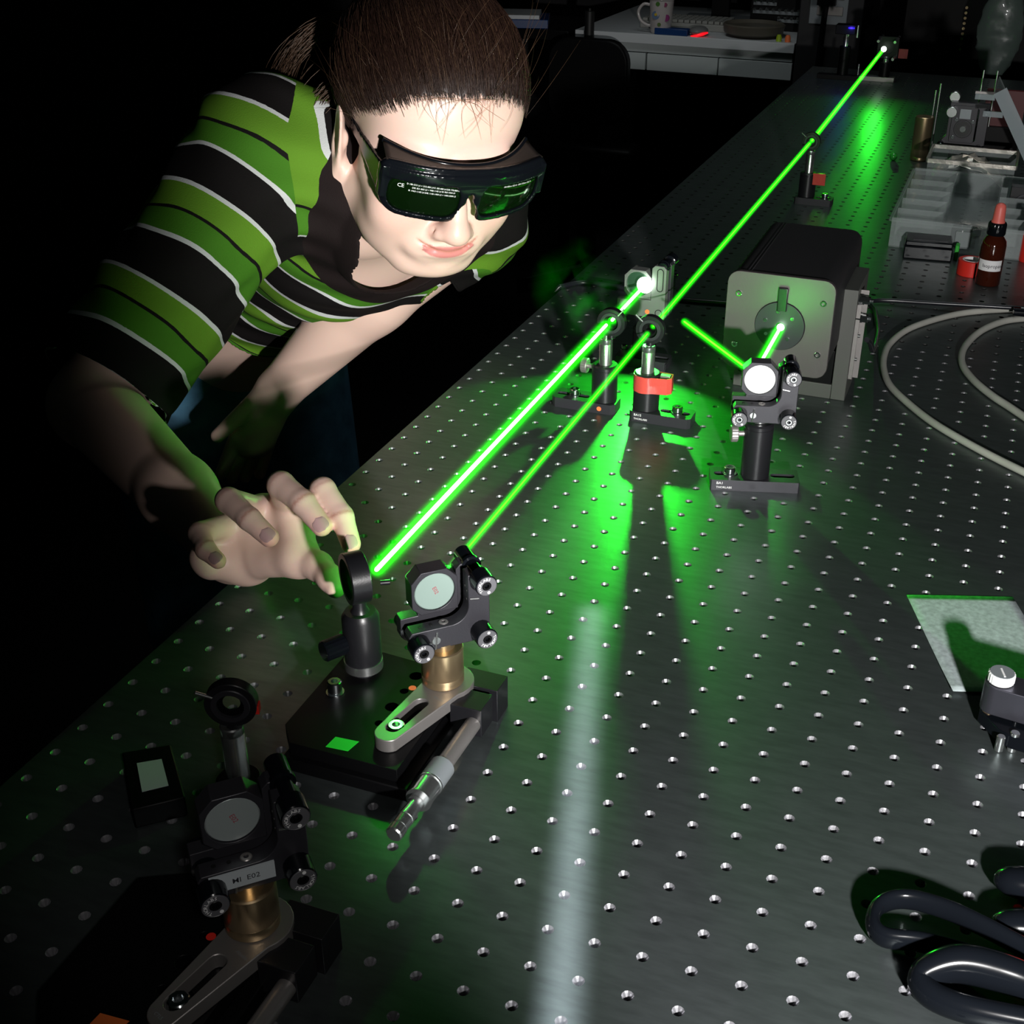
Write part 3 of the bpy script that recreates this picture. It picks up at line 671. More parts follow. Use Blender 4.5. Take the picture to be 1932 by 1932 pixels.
def polygonise(fn, prims, res, lo, hi, N=20, slack=0.0):
    """surface nets over sparse blocks; fn(prims, points) -> distance"""
    lo = np.array(lo, float); hi = np.array(hi, float)
    nb = np.ceil((hi-lo)/(res*N)).astype(int)
    g = np.arange(-1, N+1); GX, GY, GZ = np.meshgrid(g, g, g, indexing='ij')
    gi = np.stack([GX, GY, GZ], -1).reshape(-1, 3); n = N+2
    half = res*N*.87+2*res
    V = []; K = []; Q = []; BIG = 1 << 14
    def key(i): return ((i[:, 0]+4)*BIG+(i[:, 1]+4))*BIG+(i[:, 2]+4)
    for bx in range(nb[0]):
        for by in range(nb[1]):
            for bz in range(nb[2]):
                o_ = np.array([bx, by, bz])*N; c = lo+(o_+N/2)*res
                near = [q for q in prims if np.linalg.norm(q.c-c) < q.rad+half+25+q.k]
                if not any(q.op == 1 for q in near): continue
                if abs(fn(near, c[None])[0])-slack > half+12: continue
                ii = gi+o_; p = lo+ii*res
                D = fn(near, p).reshape(n, n, n); s_ = D < 0
                if s_.all() or not s_.any(): continue
                # cell vertices
                acc = np.zeros((n-1, n-1, n-1, 3)); cnt = np.zeros((n-1, n-1, n-1))
                for ax in range(3):
                    for u_ in (0, 1):
                        for w_ in (0, 1):
                            sl0 = [slice(0, n-1)]*3; o3 = [0, 0, 0]; oth = [a for a in range(3) if a != ax]
                            o3[oth[0]] = u_; o3[oth[1]] = w_
                            A = D[tuple(slice(o3[a], o3[a]+n-1) for a in range(3))]
                            o4 = list(o3); o4[ax] = 1
                            Bv = D[tuple(slice(o4[a], o4[a]+n-1) for a in range(3))]
                            cr = (A < 0) != (Bv < 0)
                            t = np.where(cr, A/np.where(cr, A-Bv, 1), 0)
                            off = np.zeros((n-1, n-1, n-1, 3)); off[..., oth[0]] = u_; off[..., oth[1]] = w_; off[..., ax] = t
                            acc += off*cr[..., None]; cnt += cr
                has = cnt > 0; idx = np.argwhere(has)
                V.append(lo+(idx-1+o_+acc[has]/cnt[has][:, None])*res); K.append(key(idx-1+o_))
                for ax in range(3):
                    oth = [(ax+1) % 3, (ax+2) % 3]
                    A = s_[1:-1, 1:-1, 1:-1]; sh = [1, 1, 1]; sh[ax] = 2
                    Bv = s_[sh[0]:sh[0]+N, sh[1]:sh[1]+N, sh[2]:sh[2]+N]
                    e = np.argwhere(A != Bv)
                    if not len(e): continue
                    fl = A[tuple(e.T)]; e = e+o_
                    d1 = np.zeros(3, int); d1[oth[0]] = 1; d2 = np.zeros(3, int); d2[oth[1]] = 1
                    q4 = np.stack([key(e), key(e-d1), key(e-d1-d2), key(e-d2)], 1)
                    q4 = np.where(fl[:, None], q4, q4[:, ::-1]); Q.append(q4)
    V = np.concatenate(V); K = np.concatenate(K); Q = np.concatenate(Q)
    u_, first = np.unique(K, return_index=True); V = V[first]
    F = np.searchsorted(u_, Q); F = np.minimum(F, len(u_)-1)
    ok = (u_[F] == Q).all(1)
    return V, F[ok]
def mesh_np(name, V, F, mat, parent=None, attrs=None, smooth=True, scale=S):
    me = bpy.data.meshes.new(name); n = len(V); k = len(F)
    me.vertices.add(n); me.vertices.foreach_set('co', (np.asarray(V)*scale).astype(np.float32).ravel())
    me.loops.add(4*k); me.loops.foreach_set('vertex_index', F.astype(np.int32).ravel())
    me.polygons.add(k); me.polygons.foreach_set('loop_start', np.arange(0, 4*k, 4, dtype=np.int32)); me.polygons.foreach_set('loop_total', np.full(k, 4, np.int32))
    me.update(); me.validate()
    for an, av in (attrs or {}).items():
        a = me.attributes.new(an, 'FLOAT', 'POINT'); a.data.foreach_set('value', np.asarray(av, np.float32))
    if smooth: me.shade_smooth()
    me.materials.append(M[mat] if isinstance(mat, str) else mat)
    o = bpy.data.objects.new(name, me); COL.objects.link(o); o.parent = parent; return o
def keep(V, F, mask):
    """drop faces touching a vertex outside the mask, reindex"""
    F = F[mask[F].all(1)]; u_ = np.unique(F); mp = np.full(len(V), -1); mp[u_] = np.arange(len(u_)); return V[u_], mp[F], u_

# ------------------------------------------------------------ pose of the person
HR = np.array([[0.6926187, -0.6661891, 0.2765347], [0.7171248, 0.677199, -0.1647224], [-0.0775328, 0.3123997, 0.9467814]]); HP = np.array([-410.272, 238.118, 249.654])      # head: columns left, back, up; centre
HS = 1.0
def hp(x, y, z): return HR @ (np.array([x, y, z], float)*HS) + HP
def hl(p): return (p-HP) @ HR / HS
J = dict(
 neck0=hp(0, 26, -62), neck1=atd(672, 345, 1225), chest=atd(645, 388, 1335), waist=atd(525, 480, 1510), hip=atd(410, 610, 1690),
 shR=atd(505, 285, 1195), elR=atd(178, 765, 1105), wrR=atd(440, 1040, 905),
 shL=atd(885, 405, 1375), elL=atd(700, 555, 1375), wrL=atd(525, 738, 1440), haL=atd(478, 825, 1475))
def head_prims():
    P = []
    def e(c, r, k=10, op=1, rot=None):
        R_ = HR if rot is None else HR @ np.array((RX(rot[0]) @ RY(rot[1]) @ RZ(rot[2])).to_3x3())
        P.append(Prim('ell', hp(*c), None, np.array(r, float)*HS, k, op, R_))
    def c(a, b_, r, k=6, op=1): P.append(Prim('cap', hp(*a), hp(*b_), r, k, op))
    e((4, 14, 36), (78, 92, 78), 1); e((5, -34, 36), (70, 53, 57), 16); e((0, -36, -20), (70, 53, 62), 18)
    e((0, -40, -62), (58, 48, 44), 18); e((0, -72, -94), (27, 20, 18), 18); c((-50, -10, -56), (-24, -62, -94), (20, 17), 18); c((50, -10, -56), (24, -62, -94), (20, 17), 18)
    for s_ in (-1, 1):
        e((s_*38, -66, -42), (30, 24, 28), 18); e((s_*38, -44, -68), (26, 28, 26), 20)                       # cheek
        e((s_*28, -78, 14), (24, 9, 8), 12)                          # brow
        e((s_*31, -99, -3), (17, 14, 12), 8, -1)                     # socket
        e((s_*31, -78, -3), (13.5, 13, 12), 3)                       # eyeball and lid
        e((s_*13, -99, -48), (7.5, 10, 7), 5)                       # nostril wing
        e((s_*5.5, -104, -55.5), (3.2, 4.5, 2.6), 1.5, -1)                 # nostril
        c((s_*17, -100, -46), (s_*37, -95, -60), (.6, .8), 6, -1)    # smile fold
        e((s_*76, 10, -14), (5, 17, 30), 4, 1, (-12, 0, s_*16)); e((s_*81, 7, -10), (5, 11, 21), 4, -1, (-12, 0, s_*16))
        e((s_*74, 2, -14), (4, 5, 9), 3); e((s_*73, 1, -43), (4.5, 7, 9), 4)
    c((0, -84, 8), (0, -104, -36), (8, 10.5), 9); e((0, -110, -45), (12, 10.5, 10), 8)
    e((0, -85, -68), (36, 15, 20), 12)
    e((-1, -97.5, -65), (24, 4.2, 3.0), 4); e((-1, -95.8, -72.5), (20, 5.6, 4.4), 4)
    for s_ in (-1, 1): c((0, -103.2, -68.6), (s_*15, -99.8, -66.5), (1.2, 1.1), 2.6, -1); c((s_*15, -99.8, -66.5), (s_*(28.5-1.5*s_), -94.5, -58.5+1.2*s_), (1.0, .7), 3, -1)
    e((0, -101, -87), (15, 4, 3.5), 7, -1)
    return P
def limb(a, b_, r, k=14): return Prim('cap', a, b_, r, k)
FIN = dict(                                       # u, v, depth of each joint
 index=[(588, 968, 850), (609, 925, 806), (645, 975, 797), (662, 1026, 791)],
 middle=[(545, 955, 855), (530, 915, 808), (571, 948, 795), (607, 993, 790)],
 ring=[(495, 965, 862), (431, 944, 820), (470, 979, 806), (508, 1014, 800)],
 little=[(452, 985, 868), (376, 1006, 838), (388, 1037, 824), (411, 1058, 818)])
FR = dict(index=(9.5, 8.4, 7.5, 6.4), middle=(10, 8.8, 7.9, 6.6), ring=(9.5, 8.4, 7.5, 6.4), little=(8.8, 7.4, 6.6, 5.6))
def hand_prims():
    P = []; wr = J['wrR']
    def g(u, v, d): return atd(u, v, d)
    P.append(limb(J['elR'], J['elR']*.35+wr*.65, (37, 28), 12)); P.append(limb(J['elR']*.35+wr*.65, wr, (28, 22), 14))
    P.append(limb(wr, g(455, 1058, 878), (21, 15), 12))
    base = g(470, 1050, 880)
    for nm, r in (('index', 12), ('middle', 12.5), ('ring', 12), ('little', 11)): P.append(limb(base, g(*FIN[nm][0]), (14, r), 12))
    P.append(limb(g(500, 1052, 862), g(562, 1052, 842), (14, 13), 10))      # thumb mound
    P.append(limb(g(552, 985, 846), g(566, 1050, 842), (8, 12), 10))
    P.append(limb(g(400, 1062, 862), g(430, 1058, 868), (12, 13), 9)); P.append(limb(g(384, 1048, 860), g(415, 1010, 866), (9, 10), 9))   # little-finger side
    for nm in FIN:
        q = [g(*x) for x in FIN[nm]]; r = FR[nm]
        for i in range(3): P.append(limb(q[i], q[i+1], (r[i], r[i+1]), 2.5 if i else 5))
    th = [g(560, 1052, 842), g(600, 1068, 830), g(624, 1092, 818), g(633, 1110, 812)]; r = (11.5, 9.5, 8.4, 6.6)
    for i in range(3): P.append(limb(th[i], th[i+1], (r[i], r[i+1]), 4))
    return P
def body_prims():
    P = head_prims()
    P.append(limb(J['neck0'], J['neck1'], (47, 54), 12))
    P.append(limb(J['neck1'], J['shR'], (56, 46), 26)); P.append(limb(J['neck1'], J['shL'], (56, 48), 26))
    P.append(limb(J['neck1'], J['chest'], (70, 98), 30)); P.append(limb(J['chest'], J['waist'], (104, 98), 30)); P.append(limb(J['waist'], J['hip'], (98, 120), 30))
    P.append(limb(J['shR'], J['elR'], (48, 38), 20)); P.append(limb(J['shL'], J['elL'], (48, 43), 18))
    P.append(limb(J['elL'], J['wrL'], (43, 25), 14)); P.append(limb(J['wrL'], J['haL'], (22, 26), 12))
    a_ = (J['haL']-J['wrL'])/np.linalg.norm(J['haL']-J['wrL']); sd = np.array([.5, .8, -.3])
    for i in range(4): P.append(limb(J['haL']+sd*(i-1.5)*14, J['haL']+sd*(i-1.5)*17+a_*(52-abs(i-1.3)*6)+np.array([0, 0, -14]), (9.5, 7), 4))
    P.append(limb(J['wrL']+sd*-16, J['haL']+sd*-46, (11, 8), 6))
    return P+hand_prims()
M['skin'] = None
def skin_mat():
    mt = pm('skin', (0.68, 0.42, 0.32), 0.42, sss=0.12, bump=0.03, bscale=700); nt = mt.node_tree; b = nt.nodes['Principled BSDF']
    b.inputs['Subsurface Radius'].default_value = (0.006, 0.002, 0.001); b.inputs['Specular IOR Level'].default_value = 0.4
    col = (0.80, 0.56, 0.47, 1); src = None
    for an, c in (('lips', (0.62, 0.22, 0.21, 1)), ('blush', (0.72, 0.36, 0.30, 1)), ('crease', (0.42, 0.17, 0.12, 1))):
        a = nd(nt, 'ShaderNodeAttribute', attribute_name=an); mx = nd(nt, 'ShaderNodeMix', data_type='RGBA')
        mx.inputs[7].default_value = c; nt.links.new(a.outputs['Fac'], mx.inputs[0])
        if src is None: mx.inputs[6].default_value = col
        else: nt.links.new(src, mx.inputs[6])
        src = mx.outputs[2]
    nt.links.new(src, b.inputs['Base Color']); return mt
M['skin'] = skin_mat()

def sm(x, a, b_): t = np.clip((x-a)/(b_-a), 0, 1); return t*t*(3-2*t)
per = thing('person', 'woman in green striped sweater and dark goggles leaning over the table, reaching to a lens', 'person', (J['hip'][0], J['hip'][1], FZ))
PO = np.array([J['hip'][0], J['hip'][1], FZ])
BP = body_prims()
allp = np.array([q.c for q in BP]); lo = allp.min(0)-170; hi = allp.max(0)+170
V, F = polygonise(sdf, BP, 1.7, lo, hi)
L = hl(V)
inhead = np.linalg.norm(L, axis=1) < 180
lz = L[:, 2]-(-69.2+((L[:, 0]+1)/26)**2*4.5); lipm = inhead*(1-sm(np.abs(lz)/(6.9*np.sqrt(np.maximum(1-((L[:, 0]+1)/26)**2, .0001))), .8, 1.05))*(np.abs(L[:, 0]) < 25)*(L[:, 1] < -86)
def spot(c, r): return inhead*np.exp(-((L-np.array(c))**2).sum(1)/r**2)
blush = np.clip(.55*spot((38, -80, -36), 24)+.55*spot((-38, -80, -36), 24)+.5*spot((0, -110, -44), 13)+.3*spot((12, -88, 62), 22), 0, 1)
mz = L[:, 2]-(-68.4+(np.abs(L[:, 0])/28)**1.8*9); crease = inhead*.95*np.exp(-(mz/1.1)**2)*(1-sm(np.abs(L[:, 0]), 26, 31))*(L[:, 1] < -84)
for nm in list(FIN):
    q = [atd(*x) for x in FIN[nm]]
    for i, a_ in ((1, .45), (2, .7)): crease = np.maximum(crease, a_*np.exp(-(np.linalg.norm(V-q[i], axis=1)-FR[nm][i])**2/9-((V-q[i])@((q[i+1]-q[i])/np.linalg.norm(q[i+1]-q[i])))**2/1.6))
    blush = np.maximum(blush, .9*np.exp(-((V-q[3]-(q[3]-q[2])*.15)**2).sum(1)/90))
body = mesh_np('body', V-PO, F, 'skin', per, dict(lips=np.clip(lipm, 0, 1), blush=blush, crease=crease))

# eyes behind the dark lenses
for s_ in (-1, 1):
    q = B(); c = hp(s_*31, -80, -3)-PO; q.ball(tuple(c), 12.2, 20); q.build('eye', 'white', per)
# finger nails
for nm in FIN:
    q = [atd(*x) for x in FIN[nm]]; ax = (q[3]-q[2])/np.linalg.norm(q[3]-q[2]); tc_ = CAM-q[3]; tc_ = tc_/np.linalg.norm(tc_)
    up = np.cross(np.cross(ax, tc_ + np.array([-.15, 0, .25])), ax); up /= np.linalg.norm(up); sd = np.cross(ax, up); r = FR[nm][3]
    vs_ = []; fs = []; n1, n2 = 9, 9; c = q[3]+ax*.8
    for i in range(n1):
        for j in range(n2):
            a_ = (j/(n2-1)-.5)*2; t_ = (i/(n1-1)-.5)*2; wd = math.sqrt(max(0, 1-abs(t_)**2.5))*.92
            th = a_*.88*wd; vs_.append(c+ax*(t_*5.1)+up*((r+.55-.25*t_*t_)*math.cos(th))+sd*((r+.3)*math.sin(th)))
    for i in range(n1-1):
        for j in range(n2-1): fs.append((i*n2+j, i*n2+j+1, (i+1)*n2+j+1, (i+1)*n2+j))
    o = mesh_np('fingernail', np.array(vs_)-PO, np.array(fs), M.setdefault('nail', pm('nail', (0.56, 0.36, 0.35), 0.25, coat=0.5)), per)

# ------------------------------------------------------------ sweater
def stripes_mat():
    mt = pm('striped_knit', (0.1, 0.2, 0.03), 0.85, bump=0.35, bscale=900); nt = mt.node_tree; b = nt.nodes['Principled BSDF']
    b.inputs['Specular IOR Level'].default_value = 0.15
    def at_(n): return nd(nt, 'ShaderNodeAttribute', attribute_name=n).outputs['Fac']
    def ramp(src):
        fr = nd(nt, 'ShaderNodeMath', operation='FRACT'); nt.links.new(src, fr.inputs[0])
        r = nd(nt, 'ShaderNodeValToRGB'); r.color_ramp.interpolation = 'CONSTANT'
        W = (0.55, 0.57, 0.57, 1); G1 = (0.105, 0.24, 0.018, 1); G2 = (0.050, 0.17, 0.012, 1); K = (0.006, 0.005, 0.005, 1)
        st = [(0, W), (.042, G1), (.29, K), (.325, G2), (.555, W), (.60, K)]
        el = r.color_ramp.elements; el[0].position = 0; el[0].color = W; el[1].position = st[1][0]; el[1].color = st[1][1]
        for p_, c_ in st[2:]: x = el.new(p_); x.color = c_
        nt.links.new(fr.outputs[0], r.inputs[0]); return r.outputs[0]
    ra = ramp(at_('s_arm')); rt = ramp(at_('s_torso'))
    g = nd(nt, 'ShaderNodeMath', operation='GREATER_THAN'); nt.links.new(at_('sel'), g.inputs[0]); g.inputs[1].default_value = 0
    mx = nd(nt, 'ShaderNodeMix', data_type='RGBA'); nt.links.new(g.outputs[0], mx.inputs[0]); nt.links.new(rt, mx.inputs[6]); nt.links.new(ra, mx.inputs[7])
    g2 = nd(nt, 'ShaderNodeMath', operation='LESS_THAN'); nt.links.new(at_('collar'), g2.inputs[0]); g2.inputs[1].default_value = 22
    m2 = nd(nt, 'ShaderNodeMix', data_type='RGBA'); nt.links.new(g2.outputs[0], m2.inputs[0]); nt.links.new(mx.outputs[2], m2.inputs[6]); m2.inputs[7].default_value = (0.011, 0.007, 0.007, 1)
    nt.links.new(m2.outputs[2], b.inputs['Base Color']); return mt
M['knit'] = stripes_mat()
shoulderR = J['shR']+np.array([0, 0, -4])
SP = [limb(J['neck1'], J['shR'], (66, 60), 26), limb(J['neck1'], J['shL'], (66, 60), 26), limb(J['neck1'], J['chest'], (80, 112), 30),
      limb(J['chest'], J['waist'], (116, 108), 30), limb(J['waist'], J['hip']*.75+J['waist']*.25, (108, 132), 30),
      limb(J['shR'], J['elR'], (66, 59), 34), limb(J['shL'], J['elL']*.45+J['shL']*.55, (62, 58), 24)]
def fold(P_, p):
    d = sdf(P_, p)
    a = np.sin(p[:, 0]*.05+p[:, 2]*.11+1.7*np.sin(p[:, 1]*.03))*np.sin(p[:, 1]*.045-p[:, 2]*.05)
    return d+2.6*a+1.2*np.sin(p[:, 2]*.16+p[:, 0]*.09)
allp = np.array([q.c for q in SP]); lo = allp.min(0)-240; hi = allp.max(0)+240
V, F = polygonise(fold, SP, 4.0, lo, hi, slack=6)
def seg(p, a, b_): ab = b_-a; t = ((p-a)@ab)/(ab@ab); return t, np.linalg.norm(p-a-np.clip(t, 0, 1)[:, None]*ab, axis=1)
tR, dR = seg(V, J['shR'], J['elR']); tL, dL = seg(V, J['shL'], J['elL']); tN, dN = seg(V, J['neck0'], J['neck1'])
NA = atd(785, 398, 1232)
rel = V-NA; rad = np.linalg.norm(rel, axis=1); along = rad*0; nax = np.zeros(3)
collar = rad-97
tT, dT = seg(V, J['chest'], J['hip']); LT = np.linalg.norm(J['hip']-J['chest']); LA = np.linalg.norm(J['elR']-J['shR']); LL_ = np.linalg.norm(J['elL']-J['shL'])
isR = (dR < 100) & (tR > -.4); isL = (dL < 95)
dTor = sdf(SP[:5], V); dArm = np.where(True, sdf([SP[5]], V), 0); dArmL = sdf([SP[6]], V)
selR = dTor-dArm-4; selL = dTor-dArmL-4
wob = 1.6*np.sin(V[:, 0]*.07+V[:, 2]*.05)+1.1*np.sin(V[:, 1]*.11)
useL = selL > selR
s_arm = np.where(useL, (tL*LL_+wob+20)/95, (tR*LA+wob+4)/95)
s_tor = (tT*LT+wob*1.6+78)/95
mask = (collar > 0) & ~((tR > .93) & (dR < 110) & (dTor > 15)) & ~((tL > .44) & (dL < 90) & (dTor > 12)) & (tT < .54)
ax_r = (J['elR']-J['shR'])/LA; ax_l = (J['elL']-J['shL'])/LL_
inc = (V[:, None, :]*0).sum(1)
m1 = (collar <= 0) & (collar > -22); V = V+np.where(m1[:, None], ((rel-along[:, None]*nax)/rad[:, None])*(-collar)[:, None], 0)
over = (tR-.93)*LA; m2_ = (over > 0) & (over < 10) & (dR < 110) & (dTor > 15); V = V-np.where(m2_[:, None], ax_r*over[:, None], 0)
overl = (tL-.44)*LL_; m3_ = (overl > 0) & (overl < 10) & (dL < 90) & (dTor > 12); V = V-np.where(m3_[:, None], ax_l*overl[:, None], 0)
overT = (tT-.54)*LT; m4_ = (overT > 0) & (overT < 12) & (collar > 0); V = V-np.where(m4_[:, None], ((J['hip']-J['chest'])/LT)*overT[:, None], 0)
mask = mask | m1 | m2_ | m3_ | m4_; collar = np.where(m1, 0, collar)
V2, F2, ix = keep(V, F, mask)
sw = mesh_np('sweater', V2-PO, F2, 'knit', per, dict(s_arm=s_arm[ix], s_torso=s_tor[ix], sel=np.maximum(selR, selL)[ix], collar=collar[ix]))
md = sw.modifiers.new('thick', 'SOLIDIFY'); md.thickness = 2.4*S; md.offset = -1
md = sw.modifiers.new('soft', 'SMOOTH'); md.iterations = 3; md.factor = .5

# ------------------------------------------------------------ jeans and shoes (standing behind the table edge)
M['denim'] = pm('blue_denim', (0.07, 0.20, 0.32), 0.8, bump=0.4, bscale=1100, vary=0.35, vscale=35)
hv = J['hip']; fwd = np.array([.7, -.7, 0]); lf = np.array([.7, .7, 0])
kR = hv-lf*95+fwd*95+np.array([0, 0, -400]); fR = np.array([*(hv-lf*110+fwd*30)[:2], FZ+85]); kL = hv+lf*95+fwd*110+np.array([0, 0, -390]); fL = np.array([*(hv+lf*110-fwd*10)[:2], FZ+85])
JP = [limb(J['waist']*.25+hv*.75, hv, (112, 138), 20), limb(hv-lf*72, kR, (98, 66), 26), limb(hv+lf*72, kL, (98, 66), 26), limb(kR, fR, (64, 52), 14), limb(kL, fL, (64, 52), 14)]
V, F = polygonise(sdf, JP, 6.0, np.array([q.c for q in JP]).min(0)-330, np.array([q.c for q in JP]).max(0)+330)
mesh_np('jeans', V-PO, F, 'denim', per)
for f_ in (fR, fL):
    a = f_+np.array([0, 0, -50]); SPm = [limb(a-fwd*30, a+fwd*110, (36, 30), 8), limb(a-fwd*20, f_+np.array([0, 0, 10]), (38, 42), 12)]
    def shoe(P_, p): return np.maximum(sdf(P_, p), FZ+.5-p[:, 2])
    V, F = polygonise(shoe, SPm, 5.0, a-170, a+170); mesh_np('shoe', V-PO, F, 'rubber', per)
# ------------------------------------------------------------ goggles (head coordinates: x to her left, y back, z up)
GX, GO = 0.885, 3.5     # goggle width and offset
def GB():
    b_ = HB(); b_.mx = b_.mx @ T(GO, 0, 0) @ Matrix.Diagonal((GX, 1, 1, 1)); return b_
def HB(): # builder that maps head coordinates into the person's frame
    m_ = Matrix.Identity(4)
    for i in range(3):
        for j in range(3): m_[i][j] = HR[i, j]*HS
        m_[i][3] = (HP-PO)[i]
    return B(m_)
def gy(x, z): return -117+(np.abs(x)/88)**2.5*24+np.abs(z-4)**2*.006
def rb(x, z, cx, cz, hx, hz, r):
    qx = np.abs(x-cx)-hx+r; qz = np.abs(z-cz)-hz+r
    return np.hypot(np.maximum(qx, 0), np.maximum(qz, 0))+np.minimum(np.maximum(qx, qz), 0)-r
def smin(a, b_, k): h = np.clip(.5+.5*(b_-a)/k, 0, 1); return b_*(1-h)+a*h-k*h*(1-h)
GT = -0.07
def lens2(x, z, g=0):
    ax = np.abs(x); zz = z+(ax-43)*GT
    return rb(ax, zz, 45, -7, 34+g, 17.5+g, 13+g)
def frame_sdf(P_, p):
    x, y, z = p[:, 0], p[:, 1], p[:, 2]; ax = np.abs(x); zz = z+(ax-43)*GT
    out = smin(rb(ax, zz, 45, -6, 41, 24, 20), rb(ax, z, 0, 12, 86, 11, 8), 8)
    nose = np.hypot(x/13, (z+34)/26)*13-13
    out = np.maximum(out, -nose)
    f2 = np.maximum(out, -lens2(x, z))
    s_ = y-gy(x, z)
    front = np.maximum(np.abs(s_-1.5)-2.8, f2)
    ridge = np.maximum(np.abs(s_+.6)-2.2, rb(ax, z, 0, 13, 84, 4.5, 4))
    # side pieces taper back to the ears
    t = np.clip((y+100)/100, 0, 1.2); zc = 3-t*1; hh = 15-10*np.clip(t*1.25, 0, 1)
    side = np.maximum(np.maximum(np.abs(ax-(84.5-4.5*t))-2.2, np.abs(z-zc)-hh), np.maximum(-98-y, y-14))
    return smin(smin(front, ridge, 2), side, 3)
gp = [Prim('ell', (x_, y_, 0), None, (60, 40, 40), 0) for x_ in (-60, 0, 60) for y_ in (-100, -50, 0)]
V, F = polygonise(frame_sdf, gp, 1.25, (-95, -128, -40), (95, 22, 36), slack=30)
V[:, 0] = V[:, 0]*GX+GO
gog = mesh_np('goggle_frame', V @ HR.T*HS+HP-PO, F, 'rubber', per)
def patch(fn2, x0, x1, z0, z1, off, n=40):
    """two-sided sheet clipped smoothly to a rounded outline by pulling outer points onto it"""
    vs_ = []; fs = []; cx_, cz = (x0+x1)/2, (z0+z1)/2
    rings = 9; seg_ = 56
    def edge(a):
        lo_, hi_ = 0, 60
        for _ in range(22):
            m_ = (lo_+hi_)/2
            if fn2(cx_+m_*math.cos(a), cz+m_*math.sin(a)) < 0: lo_ = m_
            else: hi_ = m_
        return lo_
    E_ = [edge(2*math.pi*i/seg_) for i in range(seg_)]
    vs_.append((cx_, gy(cx_, cz)+off, cz))
    for r_ in range(1, rings+1):
        for i in range(seg_):
            a = 2*math.pi*i/seg_; q = E_[i]*r_/rings; x, z = cx_+q*math.cos(a), cz+q*math.sin(a); vs_.append((x, gy(x, z)+off, z))
    for i in range(seg_): fs.append((0, 1+i, 1+(i+1) % seg_))
    for r_ in range(rings-1):
        for i in range(seg_): a = 1+r_*seg_; b2 = a+seg_; fs.append((a+i, b2+i, b2+(i+1) % seg_, a+(i+1) % seg_))
    return vs_, fs
M['lens'] = pm('dark_green_lens', (0.002, 0.008, 0.0015), 0.06, 0.0, coat=0.15, alpha=0.93, spec=.3)
for s_ in (-1, 1):
    v_, f_ = patch(lambda x, z: lens2(x, z, 1.0), s_*45-34, s_*45+34, -27, 12, 1.2)
    q = GB(); q.add(v_, f_); o = q.build('dark_lens', 'lens', per, ang=60); md = o.modifiers.new('t', 'SOLIDIFY'); md.thickness = 1.6*S
def lens_text(lines, name):
    q = GB()
    for txt, size, x0, z0, sl in lines:
        v_, f_ = glyph(txt, size)
        q.add([(x0+x, gy(x0+x, z0+y+x*sl-x*x*.0012)-.25, z0+y+x*sl-x*x*.0012) for x, y, _ in v_], [f[::1] for f in f_])
    o = q.build(name, 'white', per, smooth=False); o['kind'] = 'stuff'; return o
lens_text([('D 180-315 L6 + 315-400 L4 R 180-400 L4 DIR 770-800 L3', 2.15, -64, 5.2, .02), ('DIR 821-863 L3 + 908-1143 L4 IR 960-1064 L5', 2.15, -59, 2.2, .02),
           ('IR 1063-1140 L4 DIR 1140-1400 L3 + 1400-2000 L3', 2.15, -62, -.8, .02), ('CE', 5.0, -72, 1.4, .05)], 'lens_lettering')
lens_text([('190-400nm OD 6+  820-1720nm OD 7+', 2.1, 34, 4.6, .02)], 'lens_lettering')
# upper rim that rests on the forehead, and the ribbed bridge between it and the front
xs = np.linspace(-80, 80, 33)
rim = [(x*.95, -104+(abs(x)/80)**2.3*38, 20.5+(abs(x)/80)**2*3.5) for x in xs]
q = GB(); q.tube(rim, 2.1, n=10, up=(0, 0, 1)); q.build('forehead_rim', 'rubber', per, ang=60)
vs_ = []; fs = []
for i, x in enumerate(xs):
    a = Vector((x*1.03, gy(x, 21)+2, 21.5)); b_ = Vector(rim[i])
    for k in range(5): vs_.append(tuple(a.lerp(b_, k/4)+Vector((0, 0, -1.0 if k in (1, 2, 3) else 0))))
for i in range(len(xs)-1):
    for k in range(4): fs.append((i*5+k, i*5+k+1, (i+1)*5+k+1, (i+1)*5+k))
q = GB(); q.add(vs_, fs); o = q.build('top_vent', pm('vent_brown', (0.025, 0.018, 0.015), 0.5), per, ang=60); md = o.modifiers.new('t', 'SOLIDIFY'); md.thickness = 1.2*S
# earring
q = HB(); q.tube([(-75-1.5, 0+5.5*math.cos(a), -50+5.5*math.sin(a)) for a in np.linspace(0, 2*math.pi, 16, endpoint=False)], 1.1, n=8, closed=True); q.build('earring', 'chrome', per)

# ------------------------------------------------------------ hair
M['hair'] = pm('brown_hair', (0.020, 0.009, 0.006), 0.40, spec=0.5)
M['hairl'] = pm('light_brown_hair', (0.065, 0.034, 0.018), 0.45, spec=0.6)
HLY = [-110, -84, -72, -50, -22, -8, 4, 20, 60, 130]; HLZ = [70, 68, 62, 44, 26, 12, -6, -46, -72, -60]
def hairline(p): return p[:, 2]-np.interp(p[:, 1], HLY, HLZ)-2.5*np.sin(p[:, 0]*.23)-1.5*np.sin(p[:, 0]*.61+p[:, 1]*.3)
EC = np.array([5, 14, 38.]); ER = np.array([84, 95.5, 84])
cap = [Prim('ell', EC, None, ER, 1), Prim('ell', (5, -34, 36), None, (72, 55, 59), 16), Prim('ell', (0, 96, 42), None, (34, 26, 32), 14)]
def capf(P_, p):
    d = sdf(P_, p); h = hairline(p)
    return d+1.2*np.sin(p[:, 0]*.35+.02*p[:, 1])*.6+np.clip(8-h, 0, 30)*.32
V, F = polygonise(capf, cap, 2.2, (-90, -110, -90), (90, 135, 135), slack=4)
V, F, _ = keep(V, F, hairline(V) > 7)
